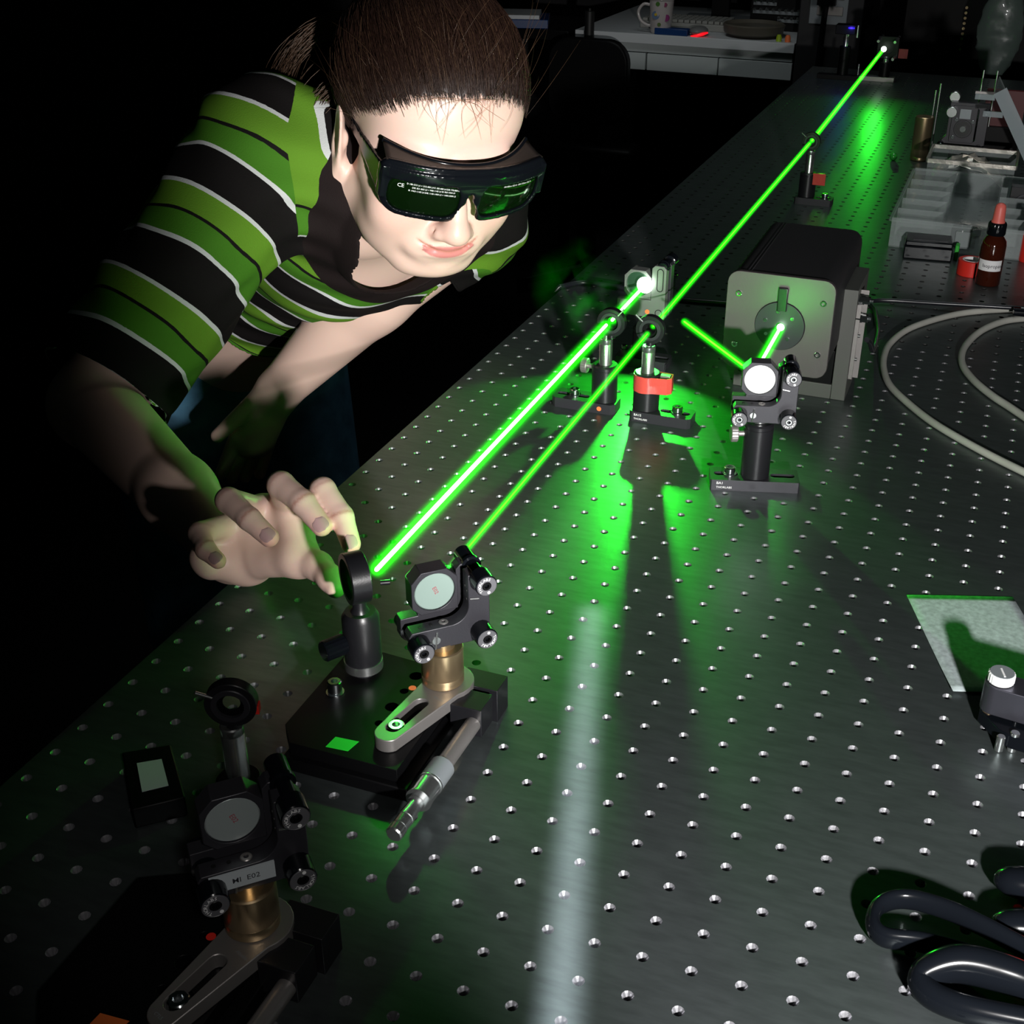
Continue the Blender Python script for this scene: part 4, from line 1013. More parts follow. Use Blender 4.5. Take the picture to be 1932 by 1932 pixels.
mesh_np('hair_cap', V @ HR.T*HS+HP-PO, F, 'hair', per)
rg = np.random.RandomState(5)
def strands(name, curves, r, mat):
    Vs = []; Fs = []; base = 0
    for c in curves:
        c = np.asarray(c); k = len(c); t = np.gradient(c, axis=0); t /= np.linalg.norm(t, axis=1)[:, None]+1e-9
        u_ = np.cross(t, [0.3, 0.2, 0.93]); u_ /= np.linalg.norm(u_, axis=1)[:, None]+1e-9; w_ = np.cross(t, u_)
        rr = r*np.sin(np.linspace(.35, math.pi*.97, k))[:, None]+.03
        P3 = [c+rr*(u_*math.cos(a)+w_*math.sin(a)) for a in (0, 2.094, 4.189)]
        Vs.append(np.stack(P3, 1).reshape(-1, 3))
        i = np.arange(k-1)[:, None]*3
        Fs.append(np.concatenate([np.concatenate([i+a, i+(a+1) % 3, i+3+(a+1) % 3, i+3+a], 1) for a in range(3)])+base); base += 3*k
    o = mesh_np(name, np.concatenate(Vs)-PO, np.concatenate(Fs), mat, per); o['kind'] = 'stuff'; return o
def toW(c): return np.asarray(c) @ HR.T*HS+HP
def on_scalp(p, lift):
    q = (p-EC)/ER; q = q/np.linalg.norm(q, axis=1)[:, None]; s_ = EC+q*(ER+lift[:, None])
    f_ = Prim('ell', (5, -34, 36), None, (71, 54, 58), 16)
    d = sdf([Prim('ell', EC, None, ER, 1), f_], s_)
    n_ = s_-EC; n_ /= np.linalg.norm(n_, axis=1)[:, None]
    return s_+n_*np.clip(lift-d, -5, 30)[:, None]
cs = []
knot = np.array([0, 112, 46.])
while len(cs) < 5000:
    th = rg.uniform(-1, 1)*1.75; ph = abs(rg.normal(0, .22))
    x = 5+74*math.sin(th); y = 14-96*math.cos(th)
    z = np.interp(y, HLY, HLZ)+rg.normal(0, 3)+2+ph*70
    root = np.array([[x, y, z]]); root = on_scalp(root, np.array([.6]))[0]
    k = 12; t = np.linspace(0, 1, k)
    kn = knot+rg.normal(0, 9, 3)
    up = 16*np.sin(t*math.pi)*rg.uniform(.05, .6)
    c = root*(1-t[:, None])+kn*t[:, None]; c[:, 2] += np.sin(t*math.pi)*26
    c = on_scalp(c, 1.0+up*.35+rg.uniform(0, 2.6)*np.minimum(1, t*4))
    c[0] = root; c += rg.normal(0, .5, 3)*t[:, None]+np.sin(t*9+rg.uniform(0, 6))[:, None]*rg.normal(0, .7, 3)*np.minimum(1, t*3)[:, None]
    cs.append(toW(c))
strands('hair', cs[:4200], .34, 'hair'); strands('hair_highlight', cs[4200:], .2, 'hairl')
cs = []
for i in range(60):            # flyaway strands standing off the crown and sides
    th = rg.uniform(-1.5, 1.7); x = 66*math.sin(th); y = 14-92*math.cos(th); z = np.interp(y, HLY, HLZ)+rg.uniform(4, 60)
    root = on_scalp(np.array([[x, y, z]]), np.array([1.]))[0]
    k = 11; t = np.linspace(0, 1, k); n_ = (root-EC)/ER; n_ /= np.linalg.norm(n_)
    L_ = rg.uniform(25, 80); d_ = n_*.45+np.array([.1*np.sign(x), .35, .85])+rg.normal(0, .22, 3); d_ /= np.linalg.norm(d_)
    bend = rg.normal(0, .35, 3)+np.array([.25, 1.2, -.9])
    cs.append(toW(root+d_*L_*t[:, None]+bend*L_*.55*(t**2)[:, None]))
strands('flyaway_hair', cs, .13, 'hairl')
cs = []
for i in range(22):             # fine wisps lying over the forehead
    x = rg.uniform(-46, 40); root = on_scalp(np.array([[x, -84, 70.]]), np.array([.8]))[0]; k = 12; t = np.linspace(0, 1, k)
    a = rg.uniform(-1, 1); L_ = rg.uniform(14, 38)
    c = root+np.array([a*22, -2, -L_])*t[:, None]+np.array([rg.uniform(-26, 26), 0, 8])*np.sin(t*math.pi)[:, None]
    cs.append(toW(on_scalp(c, np.full(k, .9))))
strands('forehead_wisps', cs, .15, M.setdefault('hairw', pm('wispy_hair', (0.32, 0.17, 0.10), 0.5)))
cs = []
for i in range(390):            # loose curl hanging behind the ear and the tied-back hair
    j = rg.normal(0, 1, 3)*np.array([7, 7, 6]); g = rg.uniform(0, 1)
    if i < 300: pts = [(-46, 66, 10), (-76, 66, -12), (-90, 56, -34), (-88, 40, -52), (-76, 22, -58)]
    else: pts = [(0, 108, 40), (-30, 128, 40), (-62, 140, 26), (-92, 132, -2), (-106, 112, -22)]
    P4 = np.array(pts, float)+j*np.array([1, 1, 1]); k = 14; t = np.linspace(0, 4, k)
    c = np.stack([np.interp(t, range(5), P4[:, a]) for a in range(3)], 1)
    for _ in range(3): c[1:-1] = (c[:-2]+2*c[1:-1]+c[2:])/4
    c += np.sin(t*2.2+g*6)[:, None]*rg.normal(0, 1.5, 3)
    cs.append(toW(c))
strands('loose_curl', cs, .36, 'hairl')
# ------------------------------------------------------------ right-hand side of the table
def aty(u, v, y): r = ray(u, v); return CAM+r*((y-CAM[1])/r[1])
def smooth_path(P, n=6, closed=False):
    P = [np.array(p, float) for p in P]; k = len(P); out = []
    rng_ = range(k) if closed else range(k-1)
    for i in rng_:
        p0 = P[(i-1) % k] if (closed or i) else P[0]; p1 = P[i]; p2 = P[(i+1) % k]; p3 = P[(i+2) % k] if (closed or i < k-2) else P[-1]
        for j in range(n):
            t = j/n; out.append(.5*((2*p1)+(p2-p0)*t+(2*p0-5*p1+4*p2-p3)*t*t+(3*p1-p0-3*p2+p3)*t**3))
    if not closed: out.append(P[-1])
    return out
def single(name, label, cat, b, mat, group=None, **k):
    o = b.build(name, mat, **k); return prop(o, label, cat, group)

pts = [(1925, 583), (1850, 587), (1790, 596), (1720, 618), (1682, 645), (1668, 672), (1668, 700), (1680, 728), (1715, 762), (1760, 797), (1820, 833), (1880, 865), (1945, 897)]
P_ = [(*at(u, v, 3.6)[:2], 3.6) for u, v in pts]; e_ = np.array(P_[-1])-np.array(P_[-2]); P_ += [tuple(np.array(P_[-1])+e_*k) for k in (1, 2)]
single('grey_cable', 'left and longer loop of pale grey cable lying on the table', 'cable', B().tube(smooth_path(P_), 3.5, 12), 'cable', ang=60)
pts = [(1945, 600), (1895, 606), (1850, 625), (1820, 655), (1815, 685), (1835, 715), (1870, 745), (1905, 768), (1945, 795)]
P_ = [(*at(u, v, 3.8)[:2], 3.8) for u, v in pts]; e_ = np.array(P_[-1])-np.array(P_[-2]); P_ += [tuple(np.array(P_[-1])+e_*k) for k in (1, 2)]
single('grey_cable', 'right loop of pale grey cable, inside the longer loop at the table edge', 'cable', B().tube(smooth_path(P_), 3.7, 12), 'cable', ang=60)
t = thing('black_cable', 'straight black cable from the laser bracket to a ribbed plug at the right', 'cable', (0, 0, 0))
q = B(); q.tube(smooth_path([(2, 352, 60), (4, 372, 50), (4, 420, 25), (-2, 520, 10), (-14, 600, 4), tuple(at(1650, 567, 5)), tuple(at(1780, 573, 8)), tuple(at(1905, 580, 11)), tuple(at(1990, 584, 12))]), 2.7, 12); q.build('cable_sheath', 'bcable', t, ang=60)
q = B(); a = at(1912, 588, 13.5); q.cyl(a, tuple(np.array(a)+np.array([45, 6, 0])), 5, n=20, knurl=.8); q.build('ribbed_plug', 'rubber', t)
q = B(); q.cyl(at(1926, 583, 16), tuple(np.array(at(1926, 583, 16))+np.array([25, 2, 0])), 2.2, n=12); q.build('plug_pin', 'chrome', t)
P_ = [(*at(u, v, 3.4)[:2], 3.4) for u, v in [(1060, 540), (1100, 533), (1165, 541), (1230, 555), (1290, 566), (1385, 574), (1450, 582)]]
P_ = [(-392, P_[0][1]-6, -4), (-386, P_[0][1]-2, 3.4)]+P_
single('black_cable', 'black cable crossing the table behind the far mirror mount', 'cable', B().tube(smooth_path(P_), 3.2, 10), 'bcable', ang=60)

# lens tissue
A_ = np.array([86.6, -8.8]); ux = np.array([.945, .326]); uy = np.array([.345, -.9387])
vs_ = []; fs = []; nx_, ny_ = 12, 16; rg2 = random.Random(4)
for i in range(nx_+1):
    for j in range(ny_+1):
        p = A_+ux*78*i/nx_+uy*120*j/ny_; bow = 5*((i/nx_)**2)*(j/ny_)**3
        vs_.append((*(p-uy*bow*2), .5+2.2*(i/nx_-.5)**2*(j/ny_)+1.5*(j/ny_)**4+rg2.uniform(0, .12)))
for i in range(nx_):
    for j in range(ny_): a = i*(ny_+1)+j; fs.append((a, a+1, a+ny_+2, a+ny_+1))
q = B(); q.add(vs_, fs); o = single('lens_tissue', 'square of pale lens tissue lying flat on the right of the table', 'tissue', q, 'tissue', ang=60)
md = o.modifiers.new('t', 'SOLIDIFY'); md.thickness = .06*S

# small slider mount with the white knob
t = thing('slider_mount', 'black and silver slider mount with white knurled knob beside the tissue', 'optic mount', (153, -146, 0), -8)
q = B(); q.plate(rrect(-9, -9, 70, 10, 8, 8), [], 14, 34); q.build('slider_body', M.setdefault('mlit2', pm('brushed_dark_aluminium', (0.13, 0.13, 0.16), 0.3, 0.85, bump=.05, bscale=300, stretch=(.1, 1, 12))), t, bev=.5)
q = B(); q.lathe([(7.5, 34.5), (8.2, 35.2), (8.2, 40.3), (7.6, 41), (0, 41)], 48, knurl=.35); kb_ = q.build('white_knob', 'white', t)
q = B(); q.cyl((0, 0, 41), (0, 0, 41.3), 7.2, n=32); q.build('knob_cap', 'silverp', kb_)
q = B(); q.box(-.6, -5.5, 41.3, .6, 3.5, 41.6, RZ(25)); q.build('screw_slot', 'white', kb_)
q = B(); q.plate([(-8, -4), (6, -18), (15, -22), (70, -22), (70, 12), (-8, 12)], [], 3, 12); q.build('lower_block', 'rubber', t, bev=.6)
q = B(); q.cyl((-3, -2, 12), (-3, -2, 14), 4, n=24); q.build('brass_washer', 'brass', t)
q = B(); q.cyl((16, -19, 0), (16, -19, 14), 2.8, n=20, ch=.4); q.build('dowel_pin', 'steel', t)
q = B(); q.cyl((9, -22.8, .2), (9, -22.8, 11), 2.6, n=20, ch=.4); q.build('dowel_pin', 'steel', t)
for x in (14, 30):
    q = B(); q.cyl((x, -7, 12), (x, -7, 13.5), 1.5, n=12); q.build('set_screw', 'chrome', t)

# scissors and pliers at the lower right corner
t = thing('scissors', 'scissors with glossy black plastic loops in the lower right corner', 'scissors', (0, 0, 0))
def loop(pts, z, r, sy, nm):
    P3 = smooth_path([(*at(u, v, z+dz)[:2], z+dz) for u, v, dz in pts], 7, True)
    q = B(); q.tube(P3, r, 16, sy=sy, closed=True, up=(0, 0, 1)); return q.build(nm, 'rubber', t, ang=80)
loop([(2080, 1862, 2), (1960, 1803, 2), (1850, 1745, 2), (1775, 1712, 1), (1706, 1696, 0), (1660, 1708, -1), (1646, 1740, -2), (1668, 1768, -3), (1740, 1778, -2), (1840, 1806, -1), (1960, 1862, 0), (2060, 1895, 1)], 10, [3.7]*84, 1.7, 'handle_loop')
loop([(2080, 1925, 1), (1960, 1862, 2), (1880, 1832, 3), (1810, 1818, 3), (1757, 1830, 0), (1735, 1850, -3), (1762, 1880, -4), (1830, 1905, -3), (1950, 1930, -2), (2060, 1950, 0)], 11, [6.0+2.5*math.sin(math.pi*min(1, i/34)) for i in range(70)], 1.25, 'handle_loop')
q = B(); a = at(2060, 1880, 8); q.plate([(a[0]-5, a[1]-16), (a[0]+25, a[1]-22), (a[0]+150, a[1]-46), (a[0]+150, a[1]-42), (a[0]+25, a[1]+8), (a[0]-5, a[1]+10)], [], 6, 8.5); q.build('blade', 'steel', t)
q = B(); q.cyl((a[0]+14, a[1]-7, 5.5), (a[0]+14, a[1]-7, 10), 4, n=20, ch=.6); q.build('pivot_screw', 'chrome', t)
t = thing('pliers', 'pliers with red and black plastic grips at the lower right edge', 'pliers', (0, 0, 0))
for k, (u, v, c) in enumerate(((1868, 1655, 1912), (1862, 1742, 1925))):
    a = np.array(at(u, v, 9)); d_ = np.array([1, .10 if k == 0 else .26, 0]); d_ /= np.linalg.norm(d_)
    P3 = [a+d_*s_ for s_ in (2, 4, 8, 14, 20)]; q = B(); q.tube(P3, [2, 5, 7.4, 8.6, 9], 16, up=(0, 0, 1)); g_ = q.build('grip_end', 'rubber', t, ang=70)
    P3 = [a+d_*s_ for s_ in (18, 22, 50, 90)]; q = B(); q.tube(P3, [8.9, 9.3, 9.3, 7], 16, up=(0, 0, 1)); q.build('red_grip', 'red', t, ang=70)
    e2 = a+d_*90; q = B(); q.tube([e2, (e2+np.array([330, -290, 9]))/2*1.0, np.array([332, -290, 9])], [5, 5, 6], 10); q.build('handle_bar', 'steel', t)
q = B(); q.cyl((332, -290, 3), (332, -290, 15), 10, n=20, ch=1); q.box(336, -297, 4, 385, -283, 14); q.build('jaw', 'steel', t)

# bottle, tape roll, black case
t = thing('dropper_bottle', 'small amber dropper bottle with coral rubber bulb and white label', 'bottle', (102, 773, 0), 0)
q = B(); q.lathe([(13.5, 0), (15, 1.5), (15, 50), (14, 55), (10.5, 60), (8.6, 62), (8.6, 64), (0, 64)], 40); q.build('glass_body', 'amber', t, ang=50)
q = B(); q.lathe([(10.4, 62.5), (11.2, 64), (11, 76), (10, 78), (0, 78)], 48, knurl=.5); q.build('screw_cap', 'rubber', t)
q = B(); q.lathe([(8.2, 78), (8.2, 79.5), (7.2, 81), (6.6, 95), (5.6, 99), (3, 101), (0, 101.6)], 28); q.build('rubber_bulb', 'coral', t, ang=60)
q = B(); n = 20; a0, a1 = -152, -32; vs_ = []; fs = []
for i in range(n+1):
    a = (a0+(a1-a0)*i/n)*D2R
    for r, z in ((15.15, 20), (15.15, 33.5)): vs_.append((r*math.cos(a), r*math.sin(a), z))
for i in range(n): fs.append((2*i, 2*i+2, 2*i+3, 2*i+1))
q.add(vs_, fs); lb = q.build('paper_label', 'white', t, ang=80)
v_, f_ = glyph('Isopropanol', 6.2); q = B()
q.add([(15.35*math.cos((-126*D2R)+x/15.35), 15.35*math.sin((-126*D2R)+x/15.35), 24.5+y) for x, y, _ in v_], f_); q.build('label_lettering', 'ink', lb, smooth=False)
t = thing('tape_roll', 'roll of red tape standing flat beside the dropper bottle', 'tape', (80, 806, 0))
q = B(); q.ring((0, 0, 0), (0, 0, 19), 12.5, 17.5, 40); q.build('tape_winding', 'red', t); q = B(); q.ring((0, 0, .2), (0, 0, 19.2), 11, 12.5, 40); q.build('cardboard_core', 'white', t)
t = thing('black_case', 'small flat black plastic case in front of the clear organiser box', 'case', (20, 865, 0), 6)
q = B(); q.box(-31, -21, 0, 31, 21, 17); q.build('case_body', 'rubber', t, bev=1.5); q = B(); q.box(-30, -20, 17.2, 30, 20, 24); lid_ = q.build('case_lid', 'rubber', t, bev=1.5)
q = B(); q.box(-20, -13, 24, 24, 13, 24.5); q.build('lid_window', 'blackm', lid_)
single('green_clip', 'small bright green plastic clip against the black case', 'clip', B().box(55, 856, 0, 60, 872, 20), 'greenp', bev=1)
single('red_bottle', 'red plastic bottle cut off by the right edge behind the amber bottle', 'bottle', B().lathe([(11, 0), (12, 2), (12, 36), (8, 44), (6, 46), (6, 56), (0, 57)], 28, T(147, 893, 0)), 'red')

# clear organiser box with its dividers
t = thing('organiser_box', 'clear plastic compartment box behind the black case', 'box', (0, 0, 0))
x0, x1, y0, y1, h = -33, 168, 888, 1195, 40
q = B(); w_ = 1.6
q.box(x0, y0, .3, x1, y1, 2); q.box(x0, y0, 2, x1, y0+w_, h); q.box(x0, y1-w_, 2, x1, y1, h); q.box(x0, y0+w_, 2, x0+w_, y1-w_, h); q.box(x1-w_, y0+w_, 2, x1, y1-w_, h); q.build('box_shell', 'poly', t, smooth=False)
q = B(); q.plate(rrect(x0-4, y0-4, x1+4, y1+4, 4), [rrect(x0+.2, y0+.2, x1-.2, y1-.2, 2)], h-4, h-2.2); q.build('rim', 'poly', t, smooth=False)
for x in (30, 96):
    q = B(); q.box(x, y0+w_, 2, x+w_, y1-w_, h-1); q.build('divider', 'poly', t, smooth=False)
for y in (945, 1003, 1062, 1122):
    for xa, xb in ((x0+w_, 30), (98, x1-w_)):
        q = B(); q.box(xa, y, 2, xb, y+w_, h-1); q.build('divider', 'poly', t, smooth=False)
q = B(); q.box(52, y0-5.5, 12, 78, y0-4, 32); q.build('latch', 'poly', t, bev=.6)
single('optic_barrel', 'round dark optic lying in the middle compartment of the organiser box', 'optic', B().lathe([(13, 2.2), (14, 4), (14, 26), (13, 28), (10, 28), (9, 24), (0, 24)], 28, T(58, 925, 0)), 'rubber')
single('optic_barrel', 'small ring mount behind the round optic in the organiser box', 'optic', B().ring((70, 985, 2.2), (70, 985, 12), 7, 12), 'steel')
t = thing('boxed_mount', 'small dark mount with round port inside the right compartments', 'optic mount', (133, 1090, 2.2))
q = B(); q.box(-22, -3, 0, 22, 14, 48); q.build('mount_body', 'black', t, bev=1); q = B(); q.ring((0, -3.2, 24), (0, -5, 24), 12, 15); q.build('port_ring', 'blackm', t)
q = B(); q.cyl((0, -3, 24), (0, -5, 24), 4, n=16); q.build('centre_screw', 'chrome', t)

# second clear box with foil, lid leaning open
t = thing('clear_box', 'shallow clear box holding crumpled foil below the square black mount', 'box', (0, 0, 0))
x0, x1, y0, y1, h = -18, 112, 1222, 1330, 50
q = B(); q.box(x0, y0, .3, x1, y1, 2); q.box(x0, y0, 2, x1, y0+w_, h); q.box(x0, y1-w_, 2, x1, y1, h); q.box(x0, y0+w_, 2, x0+w_, y1-w_, h); q.box(x1-w_, y0+w_, 2, x1, y1-w_, h); q.build('box_shell', 'poly', t, smooth=False)
q = B(); q.plate(rrect(x0-3, y0-3, x1+3, y1+3, 3), [rrect(x0+1, y0+1, x1-1, y1-1, 2)], h-6, h); q.build('rim', 'foil', t, smooth=False)
q = B(); vs_ = []; fs = []; rg2 = random.Random(9)
for i in range(15):
    for j in range(11): vs_.append((x0+6+(x1-x0-12)*i/14, y0+5+(y1-y0-10)*j/10, 8+36*math.sin(math.pi*min(1, .12+i/14*.88))*(.75+.25*rg2.random())))
for i in range(14):
    for j in range(10): a = i*11+j; fs.append((a, a+11, a+12, a+1))
q = B(); q.add(vs_, fs); o = q.build('crumpled_foil', 'foil', None, ang=15); prop(o, 'crumpled silvery foil filling the shallow clear box', 'foil')
md = o.modifiers.new('t', 'SOLIDIFY'); md.thickness = .5*S
t = thing('box_lid', 'clear box lid standing open at a slant at the upper right edge', 'lid', (0, 0, 0))
pa, pb = np.array([62, 1232, 150.]), np.array([150, 1232, 14.]); d_ = (pb-pa)/np.linalg.norm(pb-pa); n_ = np.array([-d_[2], 0, d_[0]])
def quadbox(a, b_, n_, wd, y0, y1):
    c = [a, b_, b_+n_*wd, a+n_*wd]; v_ = [(p[0], y0, p[2]) for p in c]+[(p[0], y1, p[2]) for p in c]
    return v_, [(0, 1, 2, 3), (7, 6, 5, 4), (0, 4, 5, 1), (1, 5, 6, 2), (2, 6, 7, 3), (3, 7, 4, 0)]
q = B(); q.add(*quadbox(pa, pb, n_, 20, 1232, 1234)); q.build('lid_rim', 'polyd', t, smooth=False)
q = B(); q.add(*quadbox(pa, pb, n_, 1.6, 1234.2, 1400)); q.build('lid_panel', 'poly', t, smooth=False)
for s_ in (.08, .42):
    q = B(); c = pa+d_*170*s_*.5; q.box(c[0]-30, 1236, c[2]-4, c[0]-1, 1240, c[2]+4); q.build('hinge_tab', 'polyd', t, smooth=False)

# square kinematic mount and the brass cylinder
t = thing('square_mount', 'square black kinematic mount with two bright silver knobs and a central disc', 'optic mount', (22, 1362, 0))
q = B(RX(90)); q.plate([(-32, 40), (36, 40), (36, 112), (-26, 112), (-26, 60), (-32, 52)], [rrect(-18, 52, 20, 104, 3)], -14, 0); q.build('outer_frame', 'blackm', t, bev=.6)
q = B(RX(90)); q.plate(rrect(-21, 50, 18, 108, 3), [], -8, 4); q.build('inner_plate', 'blackm', t, bev=.5)
q = B(RX(90)); q.plate(circ(-1, 72, 12, 30), [], 4, 6); q.ring((-1, 72, 4.2), (-1, 72, 4.8), 13.2, 14.5, 30); di = q.build('centre_disc', 'black', t); di['kind'] = 'stuff'
q = B(RX(90)); q.cyl((-1, 72, 6), (-1, 72, 7.5), 4.6, n=18); q.build('centre_screw', 'chrome', di)
q = B(RX(90)); q.box(-9, 88, 4.2, 8, 103, 5); q.build('window_plate', 'silverp', t)
for x, z in ((-13, 86), (13, 84), (-15, 58)):
    q = B(RX(90)); q.ring((x, z, 4), (x, z, 6), 1.2, 2.8, 14); q.build('plate_screw', 'chrome', t)
for x, z, y in ((-22, 98, 8), (-22, 117, -20)):
    q = B(RX(90)); q.cyl((x, z, y-12), (x, z, y+4), 8.5, n=40, ch=.8, knurl=.2); q.build('silver_knob', 'steel', t)
for x, z in ((33, 100), (28, 43), (-32, 45)):
    q = B(RX(90)); q.cyl((x, z, 0), (x, z, 9), 6, n=28, ch=.6); ko = q.build('adjuster_knob', 'rubber', t); q = B(RX(90)); q.ring((x, z, 9), (x, z, 9.6), 1.5, 3, 12); q.build('hex_socket', 'chrome', ko)
q = B(); q.cyl((0, 7, 0), (0, 7, 40), 12.5, n=28); q.build('post_holder', 'black', t)
q = B(); q.box(-38, -5, 0, 38, 20, 9); q.build('base', 'black', t, bev=.5)
t = thing('rail_carrier', 'dark carrier block with small rods behind the square black mount', 'optic mount', (50, 1480, 0))
q = B(); q.box(-50, -20, 0, 60, 40, 60); q.build('carrier_body', 'dark', t, bev=1); q = B(); q.box(-22, -24, 112, 14, -18, 116); q.build('top_plate', 'fork', t)
for x in (-14, 8):
    q = B(); q.cyl((x, -21, 60), (x, -21, 150), 1.5, n=10); q.build('rod', 'steel', t)
q = B(); q.box(-4, -10, 60, 60, 2, 118); q.build('red_block', pm('dull_red', (.10, .004, .006), .5), t)
single('brass_cylinder', 'tall brass cylinder standing left of the square black mount', 'cylinder', B().lathe([(14, 0), (15.5, 2), (15.5, 6), (15, 7), (15.5, 8), (15.5, 72), (14.5, 73), (0, 73)], 44, T(-46, 1434, 0)), 'brass')
for k, (x, y, z) in enumerate(((-36, 1462, 112), (-30, 1470, 122))):
    single('thin_rod', ('front', 'rear')[k]+' one of two thin steel rods standing behind the brass cylinder', 'rod', B().cyl((x, y, 0), (x, y, z), 1.6, n=10), 'steel')
single('green_ball', 'small glossy green ball on the table left of the brass cylinder', 'ball', B().ball((-87, 1412, 6.6), 6.6, 18), 'greenball', ang=60)

# far end of the table
t = thing('far_post', 'dark post with a black box and blue glint at the far end of the table', 'post', (-292, 2192, 0))
q = B(); q.box(-55, -12, 0, 40, 13, 10); q.build('base', 'dark', t, bev=.5); post_holder(t, 0, 0, 10, 72, None, 98, mat='dark')
q = B(); q.box(-24, -16, 98, 20, 16, 118); q.build('sensor_box', 'dark', t, bev=1); q = B(); q.cyl((24, -8, 92), (24, -8, 118), 3, n=14); q.build('side_rod', 'steel', t)
q = B(); q.box(4, -17.5, 111, 18, -16.2, 114); q.build('indicator', 'blueled', t)
t = thing('cage_mount', 'rod cage mount on a post where the farthest beam ends', 'optic mount', (-200, 2205, 0))
q = B(); q.box(-60, -12, 0, 24, 13, 10); q.build('base', 'fork', t, bev=.5); post_holder(t, 0, 0, 10, 42, None, 54, mat='dark')
q = B(RX(90)); q.plate(rrect(-22, 50, 24, 96, 3), [circ(1, 73, 14, 20)], -6, 4); q.build('cage_plate', 'dark', t, bev=.5)
q = B(RX(90)); q.cyl((1, 73, -6), (1, 73, -2), 13.8, n=20); q.build('target_disc', 'dark', t)
for x in (-17, 19):
    for z in (55, 91):
        q = B(); q.cyl((x, -50, z), (x, 40, z), 3, n=12); q.build('cage_rod', 'steel', t)
q = B(); q.box(26, -5, 52, 46, -3, 72); q.build('red_flag', pm('dull_red_tape', (.25, .01, .015), .5), t)
q = B(); q.cyl((-58, -4, 10), (-58, -4, 34), 2.4, n=12); q.build('upright_screw', 'steel', t)
lamp('blue_indicator', 'POINT', (-282, 2168, 112), 0.02, (.1, .05, 1), size=.003)

# hanging thin bag and the dark rack behind
c = aty(1886, 62, 2500)
t = thing('plastic_bag', 'thin translucent plastic bag hanging at the upper right corner', 'bag', c)
vs_ = []; fs = []; rg2 = random.Random(2)
for i in range(17):
    for j in range(20):
        f_ = i/16; a = 2*math.pi*j/20; wd = 52*math.sin(math.pi*(.12+.80*f_))**.6; vs_.append((wd*math.cos(a)*(1+.06*rg2.uniform(-1, 1)), 12*math.sin(a)*(1+.2*rg2.uniform(-1, 1)), 95-190*f_))
for i in range(16):
    for j in range(20): j2 = (j+1) % 20; fs.append((i*20+j, (i+1)*20+j, (i+1)*20+j2, i*20+j2))
q = B(); q.add(vs_, fs); q.build('bag_film', 'bag', t, ang=40)
q = B(); q.cyl((0, 0, 90), (0, 0, 1690-c[2]), 1.5, n=8); q.build('hanging_cord', 'fork', t)
t = thing('equipment_rack', 'black equipment rack with a column of small gold contacts, far right', 'rack', (*aty(1800, 80, 3150)[:2], FZ))
q = B(); q.box(-150, 0, 0, 420, 350, 1700); q.build('rack_cabinet', 'dark', t, bev=4)
zz = aty(1805, 50, 3150)[2]-FZ
for k in range(9):
    q = B(); q.cyl((20, -.5, zz-60+k*14), (20, -6, zz-60+k*14), 4, n=10); q.build('gold_contact', 'brass', t)

# ------------------------------------------------------------ the desk in the background
DZ = -85
t = thing('desk', 'white desk with drawers in the dark background', 'desk', (-900, 3300, FZ)); dz = DZ-FZ
q = B(); q.box(-420, 0, dz-30, 306, 760, dz); q.build('desk_top', 'deskw', t, bev=1.5)
q = B(); q.box(-400, 20, dz-58, 300, 30, dz-30.2); q.build('apron', 'deskf', t)
for x in (-400, -174, 66):
    q = B(); q.box(x, 14, dz-113, x+(220 if x < -300 else 236), 34, dz-61); q.build('drawer_front', 'deskf', t, bev=1)
q = B(); q.box(-400, 34, dz-113, 300, 740, dz-60); q.build('drawer_case', 'dark', t)
for x in (-390, 280):
    for y in (30, 700):
        q = B(); q.box(x-18, y, 0, x+18, y+36, dz-113 if y < 700 else dz-30.2); q.build('leg', 'dark', t)
t = thing('mug', 'white flowered mug at the front edge of the desk', 'mug', (-1042, 3345, DZ))
q = B(); q.lathe([(28, 0), (31, 2), (33, 8), (37, 50), (40, 100), (38, 100), (35, 50), (30, 6), (0, 6)], 32); q.build('mug_body', 'ceramic', t, ang=50)
q = B(); q.tube(smooth_path([(-36, -4, 84), (-58, -8, 86), (-74, -10, 64), (-66, -10, 38), (-46, -6, 24), (-33, -4, 22)]), 5, 10); q.build('handle', 'ceramic', t, ang=60)
for x, z, r, m_ in ((-8, 58, 13, ('petal_blue', (.12, .18, .30))), (-8, 60, 4.5, ('flower_eye', (.6, .4, .02))), (24, 50, 11, ('petal_plum', (.25, .03, .16))), (-2, 92, 7, ('leaf_green', (.05, .16, .02))), (20, 90, 7, ('petal_pink', (.25, .05, .12))), (4, 30, 6, ('stem_green', (.10, .16, .04)))):
    yy = -math.sqrt(max(0, (34+z*.06)**2-x*x)); q = B(); q.cyl((x, yy-.6-(1 if r == 4.5 else 0), z), (x, yy+6, z), r, n=14); q.build('flower_print', pm(*m_, .5), t)
t = thing('mouse', 'grey computer mouse with glowing red light on the desk', 'mouse', (-915, 3330, DZ))
q = B(); q.ball((0, 20, 14), 30, 20, (1, 1.5, .46)); mo = q.build('mouse_shell', 'mousep', t, ang=60)
q = B(); q.tube([(-16, -20, 1.5), (4, -24, 4), (22, -16, 9), (34, 0, 12)], [2, 4, 5, 3], 8); q.build('red_light', 'redled', t)
t = thing('keyboard', 'beige computer keyboard on the desk behind the mug', 'keyboard', (-910, 3520, DZ))
q = B(); q.box(-230, -80, 0, 68, 80, 22); q.build('keyboard_body', 'kb', t, bev=3)
q = B()
for i in range(14):
    for j in range(6): q.box(-224+i*20.4, -70+j*24, 22, -224+i*20.4+17, -70+j*24+20, 31)
q.build('keys', 'kb', t, bev=1)['kind'] = 'stuff'
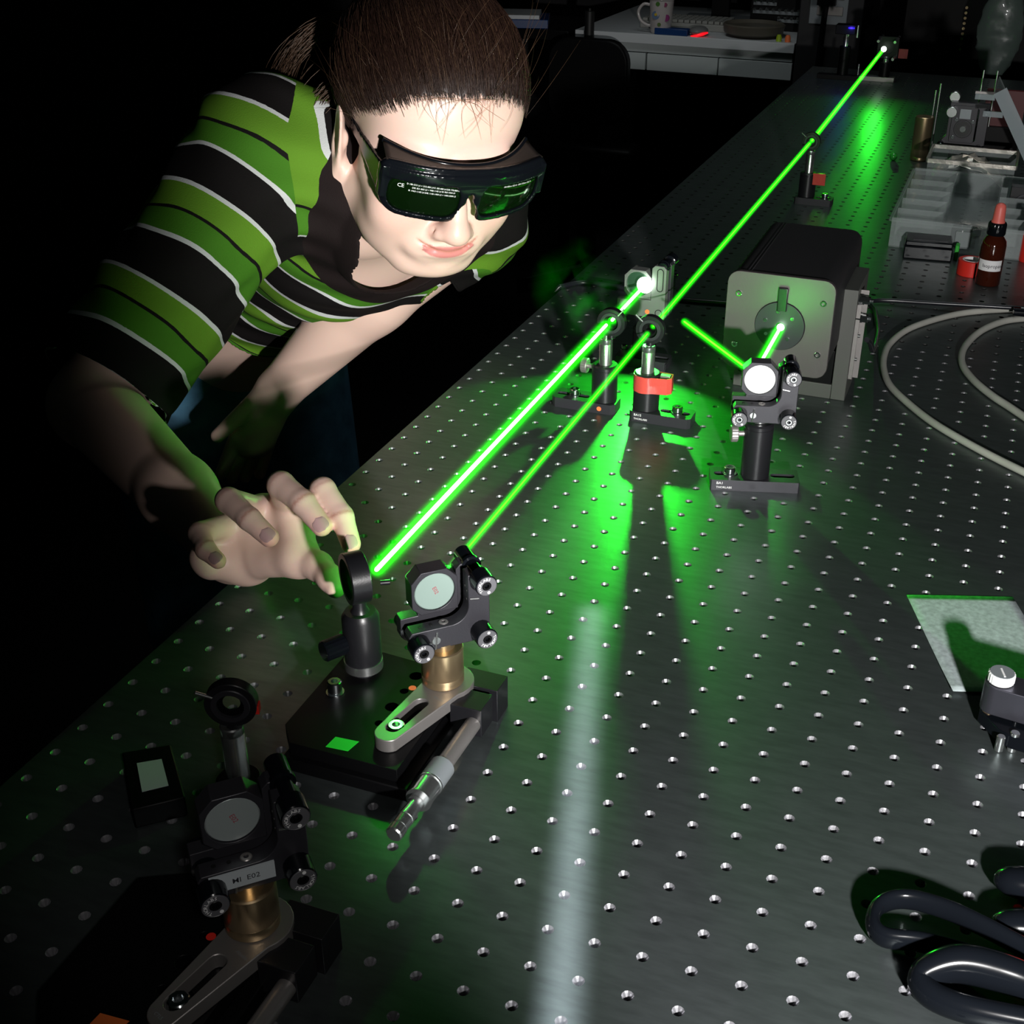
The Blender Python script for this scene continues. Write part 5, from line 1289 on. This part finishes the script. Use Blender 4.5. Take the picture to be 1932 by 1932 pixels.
single('blue_box', 'flat blue plastic box in front of the flowered mug', 'box', B().box(-1052, 3308, DZ, -942, 3345, DZ+20), 'blue', bev=2)
single('brown_dish', 'shallow brown dish right of the mouse on the desk', 'dish', B().lathe([(70, 0), (94, 12), (100, 36), (95, 40), (86, 30), (0, 22)], 40, T(-748, 3408, DZ)), 'olive')
for k, (x, m_, nm, lab) in enumerate(((-650, 'greenball', 'yellow_marker', 'small yellow-green marker standing at the right of the brown dish'), (-622, 'orange', 'orange_marker', 'small orange marker beside the yellow-green one on the desk'))):
    single(nm, lab, 'marker', B().lathe([(9, 0), (9, 12), (6, 20), (0, 21)], 16, T(x, 3330, DZ)), pm('cap_yellow_green', (.35, .5, .02), .4) if k == 0 else m_)
t = thing('connector_panel', 'dark instrument with three rows of shiny round connectors on the desk', 'instrument', (-700, 3560, DZ))
q = B(); q.box(-95, 0, 0, 90, 200, 130); q.build('instrument_case', 'dark', t, bev=2)
for z, xs_ in ((92, range(0, 4)), (66, range(0, 8)), (42, range(4, 8))):
    q = B(); q.box(-86+xs_[0]*21, -4, z-14, -72+xs_[-1]*21, -.5, z-4); q.build('label_strip', 'silverp', t)
    for i in xs_:
        q = B(); q.cyl((-80+i*21, -.5, z), (-80+i*21, -14, z), 6, n=14, ch=1); q.build('connector', 'chrome', t)
t = thing('computer_tower', 'black computer tower with a silver front panel beside the desk', 'computer', (-488, 3290, FZ))
q = B(); q.box(-100, 0, 0, 95, 420, 1150); q.build('tower_case', M['housing'], t, bev=4)
q = B(); q.box(-68, -5, 878, 48, -.5, 1060); pn = q.build('front_panel', 'silverp', t, bev=2)
for z in (905, 950): q = B(); q.box(-45, -8, z, 34, -5.2, z+26); q.build('drive_bay', 'fork', pn, bev=2)
q = B(); q.box(-44, -30, 935, 12, -8.3, 955); q.build('cable_plug', 'dark', pn); q = B(); q.tube([(-16, -20, 945), (-18, -26, 900), (-20, -20, 840), (-25, -12, 700)], 9, 8); q.build('plug_lead', 'dark', pn)
t = thing('monitor', 'monitor foot and pale paper stack behind the keyboard', 'monitor', (-930, 3700, DZ))
q = B(); q.box(-130, -60, 0, 130, 90, 14); q.build('monitor_foot', 'silverp', t, bev=3); q = B(); q.box(-30, 0, 14, 30, 30, 200); q.build('monitor_stem', 'dark', t); q = B(); q.box(-260, -20, 190, 260, 10, 520); q.build('monitor_case', 'dark', t, bev=4)
t = thing('office_chair', 'dark office chair silhouette before the white desk', 'chair', (-1165, 3080, FZ))
q = B(RX(90)); q.plate(rrect(-170, 560, 95, 820, 70, 8), [], -40, 0); q.build('backrest', 'dark', t, bev=6)
q = B(); q.box(-200, 0, 430, 120, 130, 490); q.build('seat', 'dark', t, bev=15); q = B(); q.cyl((-40, 60, 60), (-40, 60, 430), 28); q.build('pedestal', 'dark', t)
for k in range(5):
    a = k*72*D2R; q = B(); q.cyl((-40, 60, 70), (-40+230*math.cos(a), 60+230*math.sin(a), 40), 18, 12, n=10); q.cyl((-40+230*math.cos(a), 60+230*math.sin(a), 0), (-40+230*math.cos(a), 60+230*math.sin(a), 50), 18, n=12); q.build('leg', 'dark', t)
t = thing('side_table', 'low dark side table behind the woman', 'table', (-1520, 3350, FZ)); zt = aty(980, 30, 3350)[2]-FZ
q = B(); q.box(-230, -60, zt-62, 180, 300, zt-30); q.build('table_board', 'dark', t, bev=2)
for x in (-210, 150):
    for y in (-40, 270): q = B(); q.box(x, y, 0, x+30, y+24, zt-62); q.build('leg', 'dark', t)
c = aty(985, 22, 3340)
t = thing('blue_folder', 'blue folder with pale papers on the side table behind her hair', 'folder', (c[0], c[1], zt-30+FZ), 18)
q = B(); q.box(-90, -60, 0, 90, 120, 28); q.build('folder_cover', 'blue', t, bev=2); q = B(); q.box(-86, -50, 28.2, 60, 116, 40); q.build('paper_stack', 'deskw', t)
c = aty(1113, 15, 3262); single('indicator_lamp', 'tiny white-blue indicator lamp glowing in the dark background', 'lamp', B().lathe([(16, 0), (16, c[2]-FZ-10), (5, c[2]-FZ-8), (5, c[2]-FZ-1), (0, c[2]-FZ)], 12, T(c[0], c[1], FZ)), pm('lamp_body_glow', (.01, .01, .01), .5))
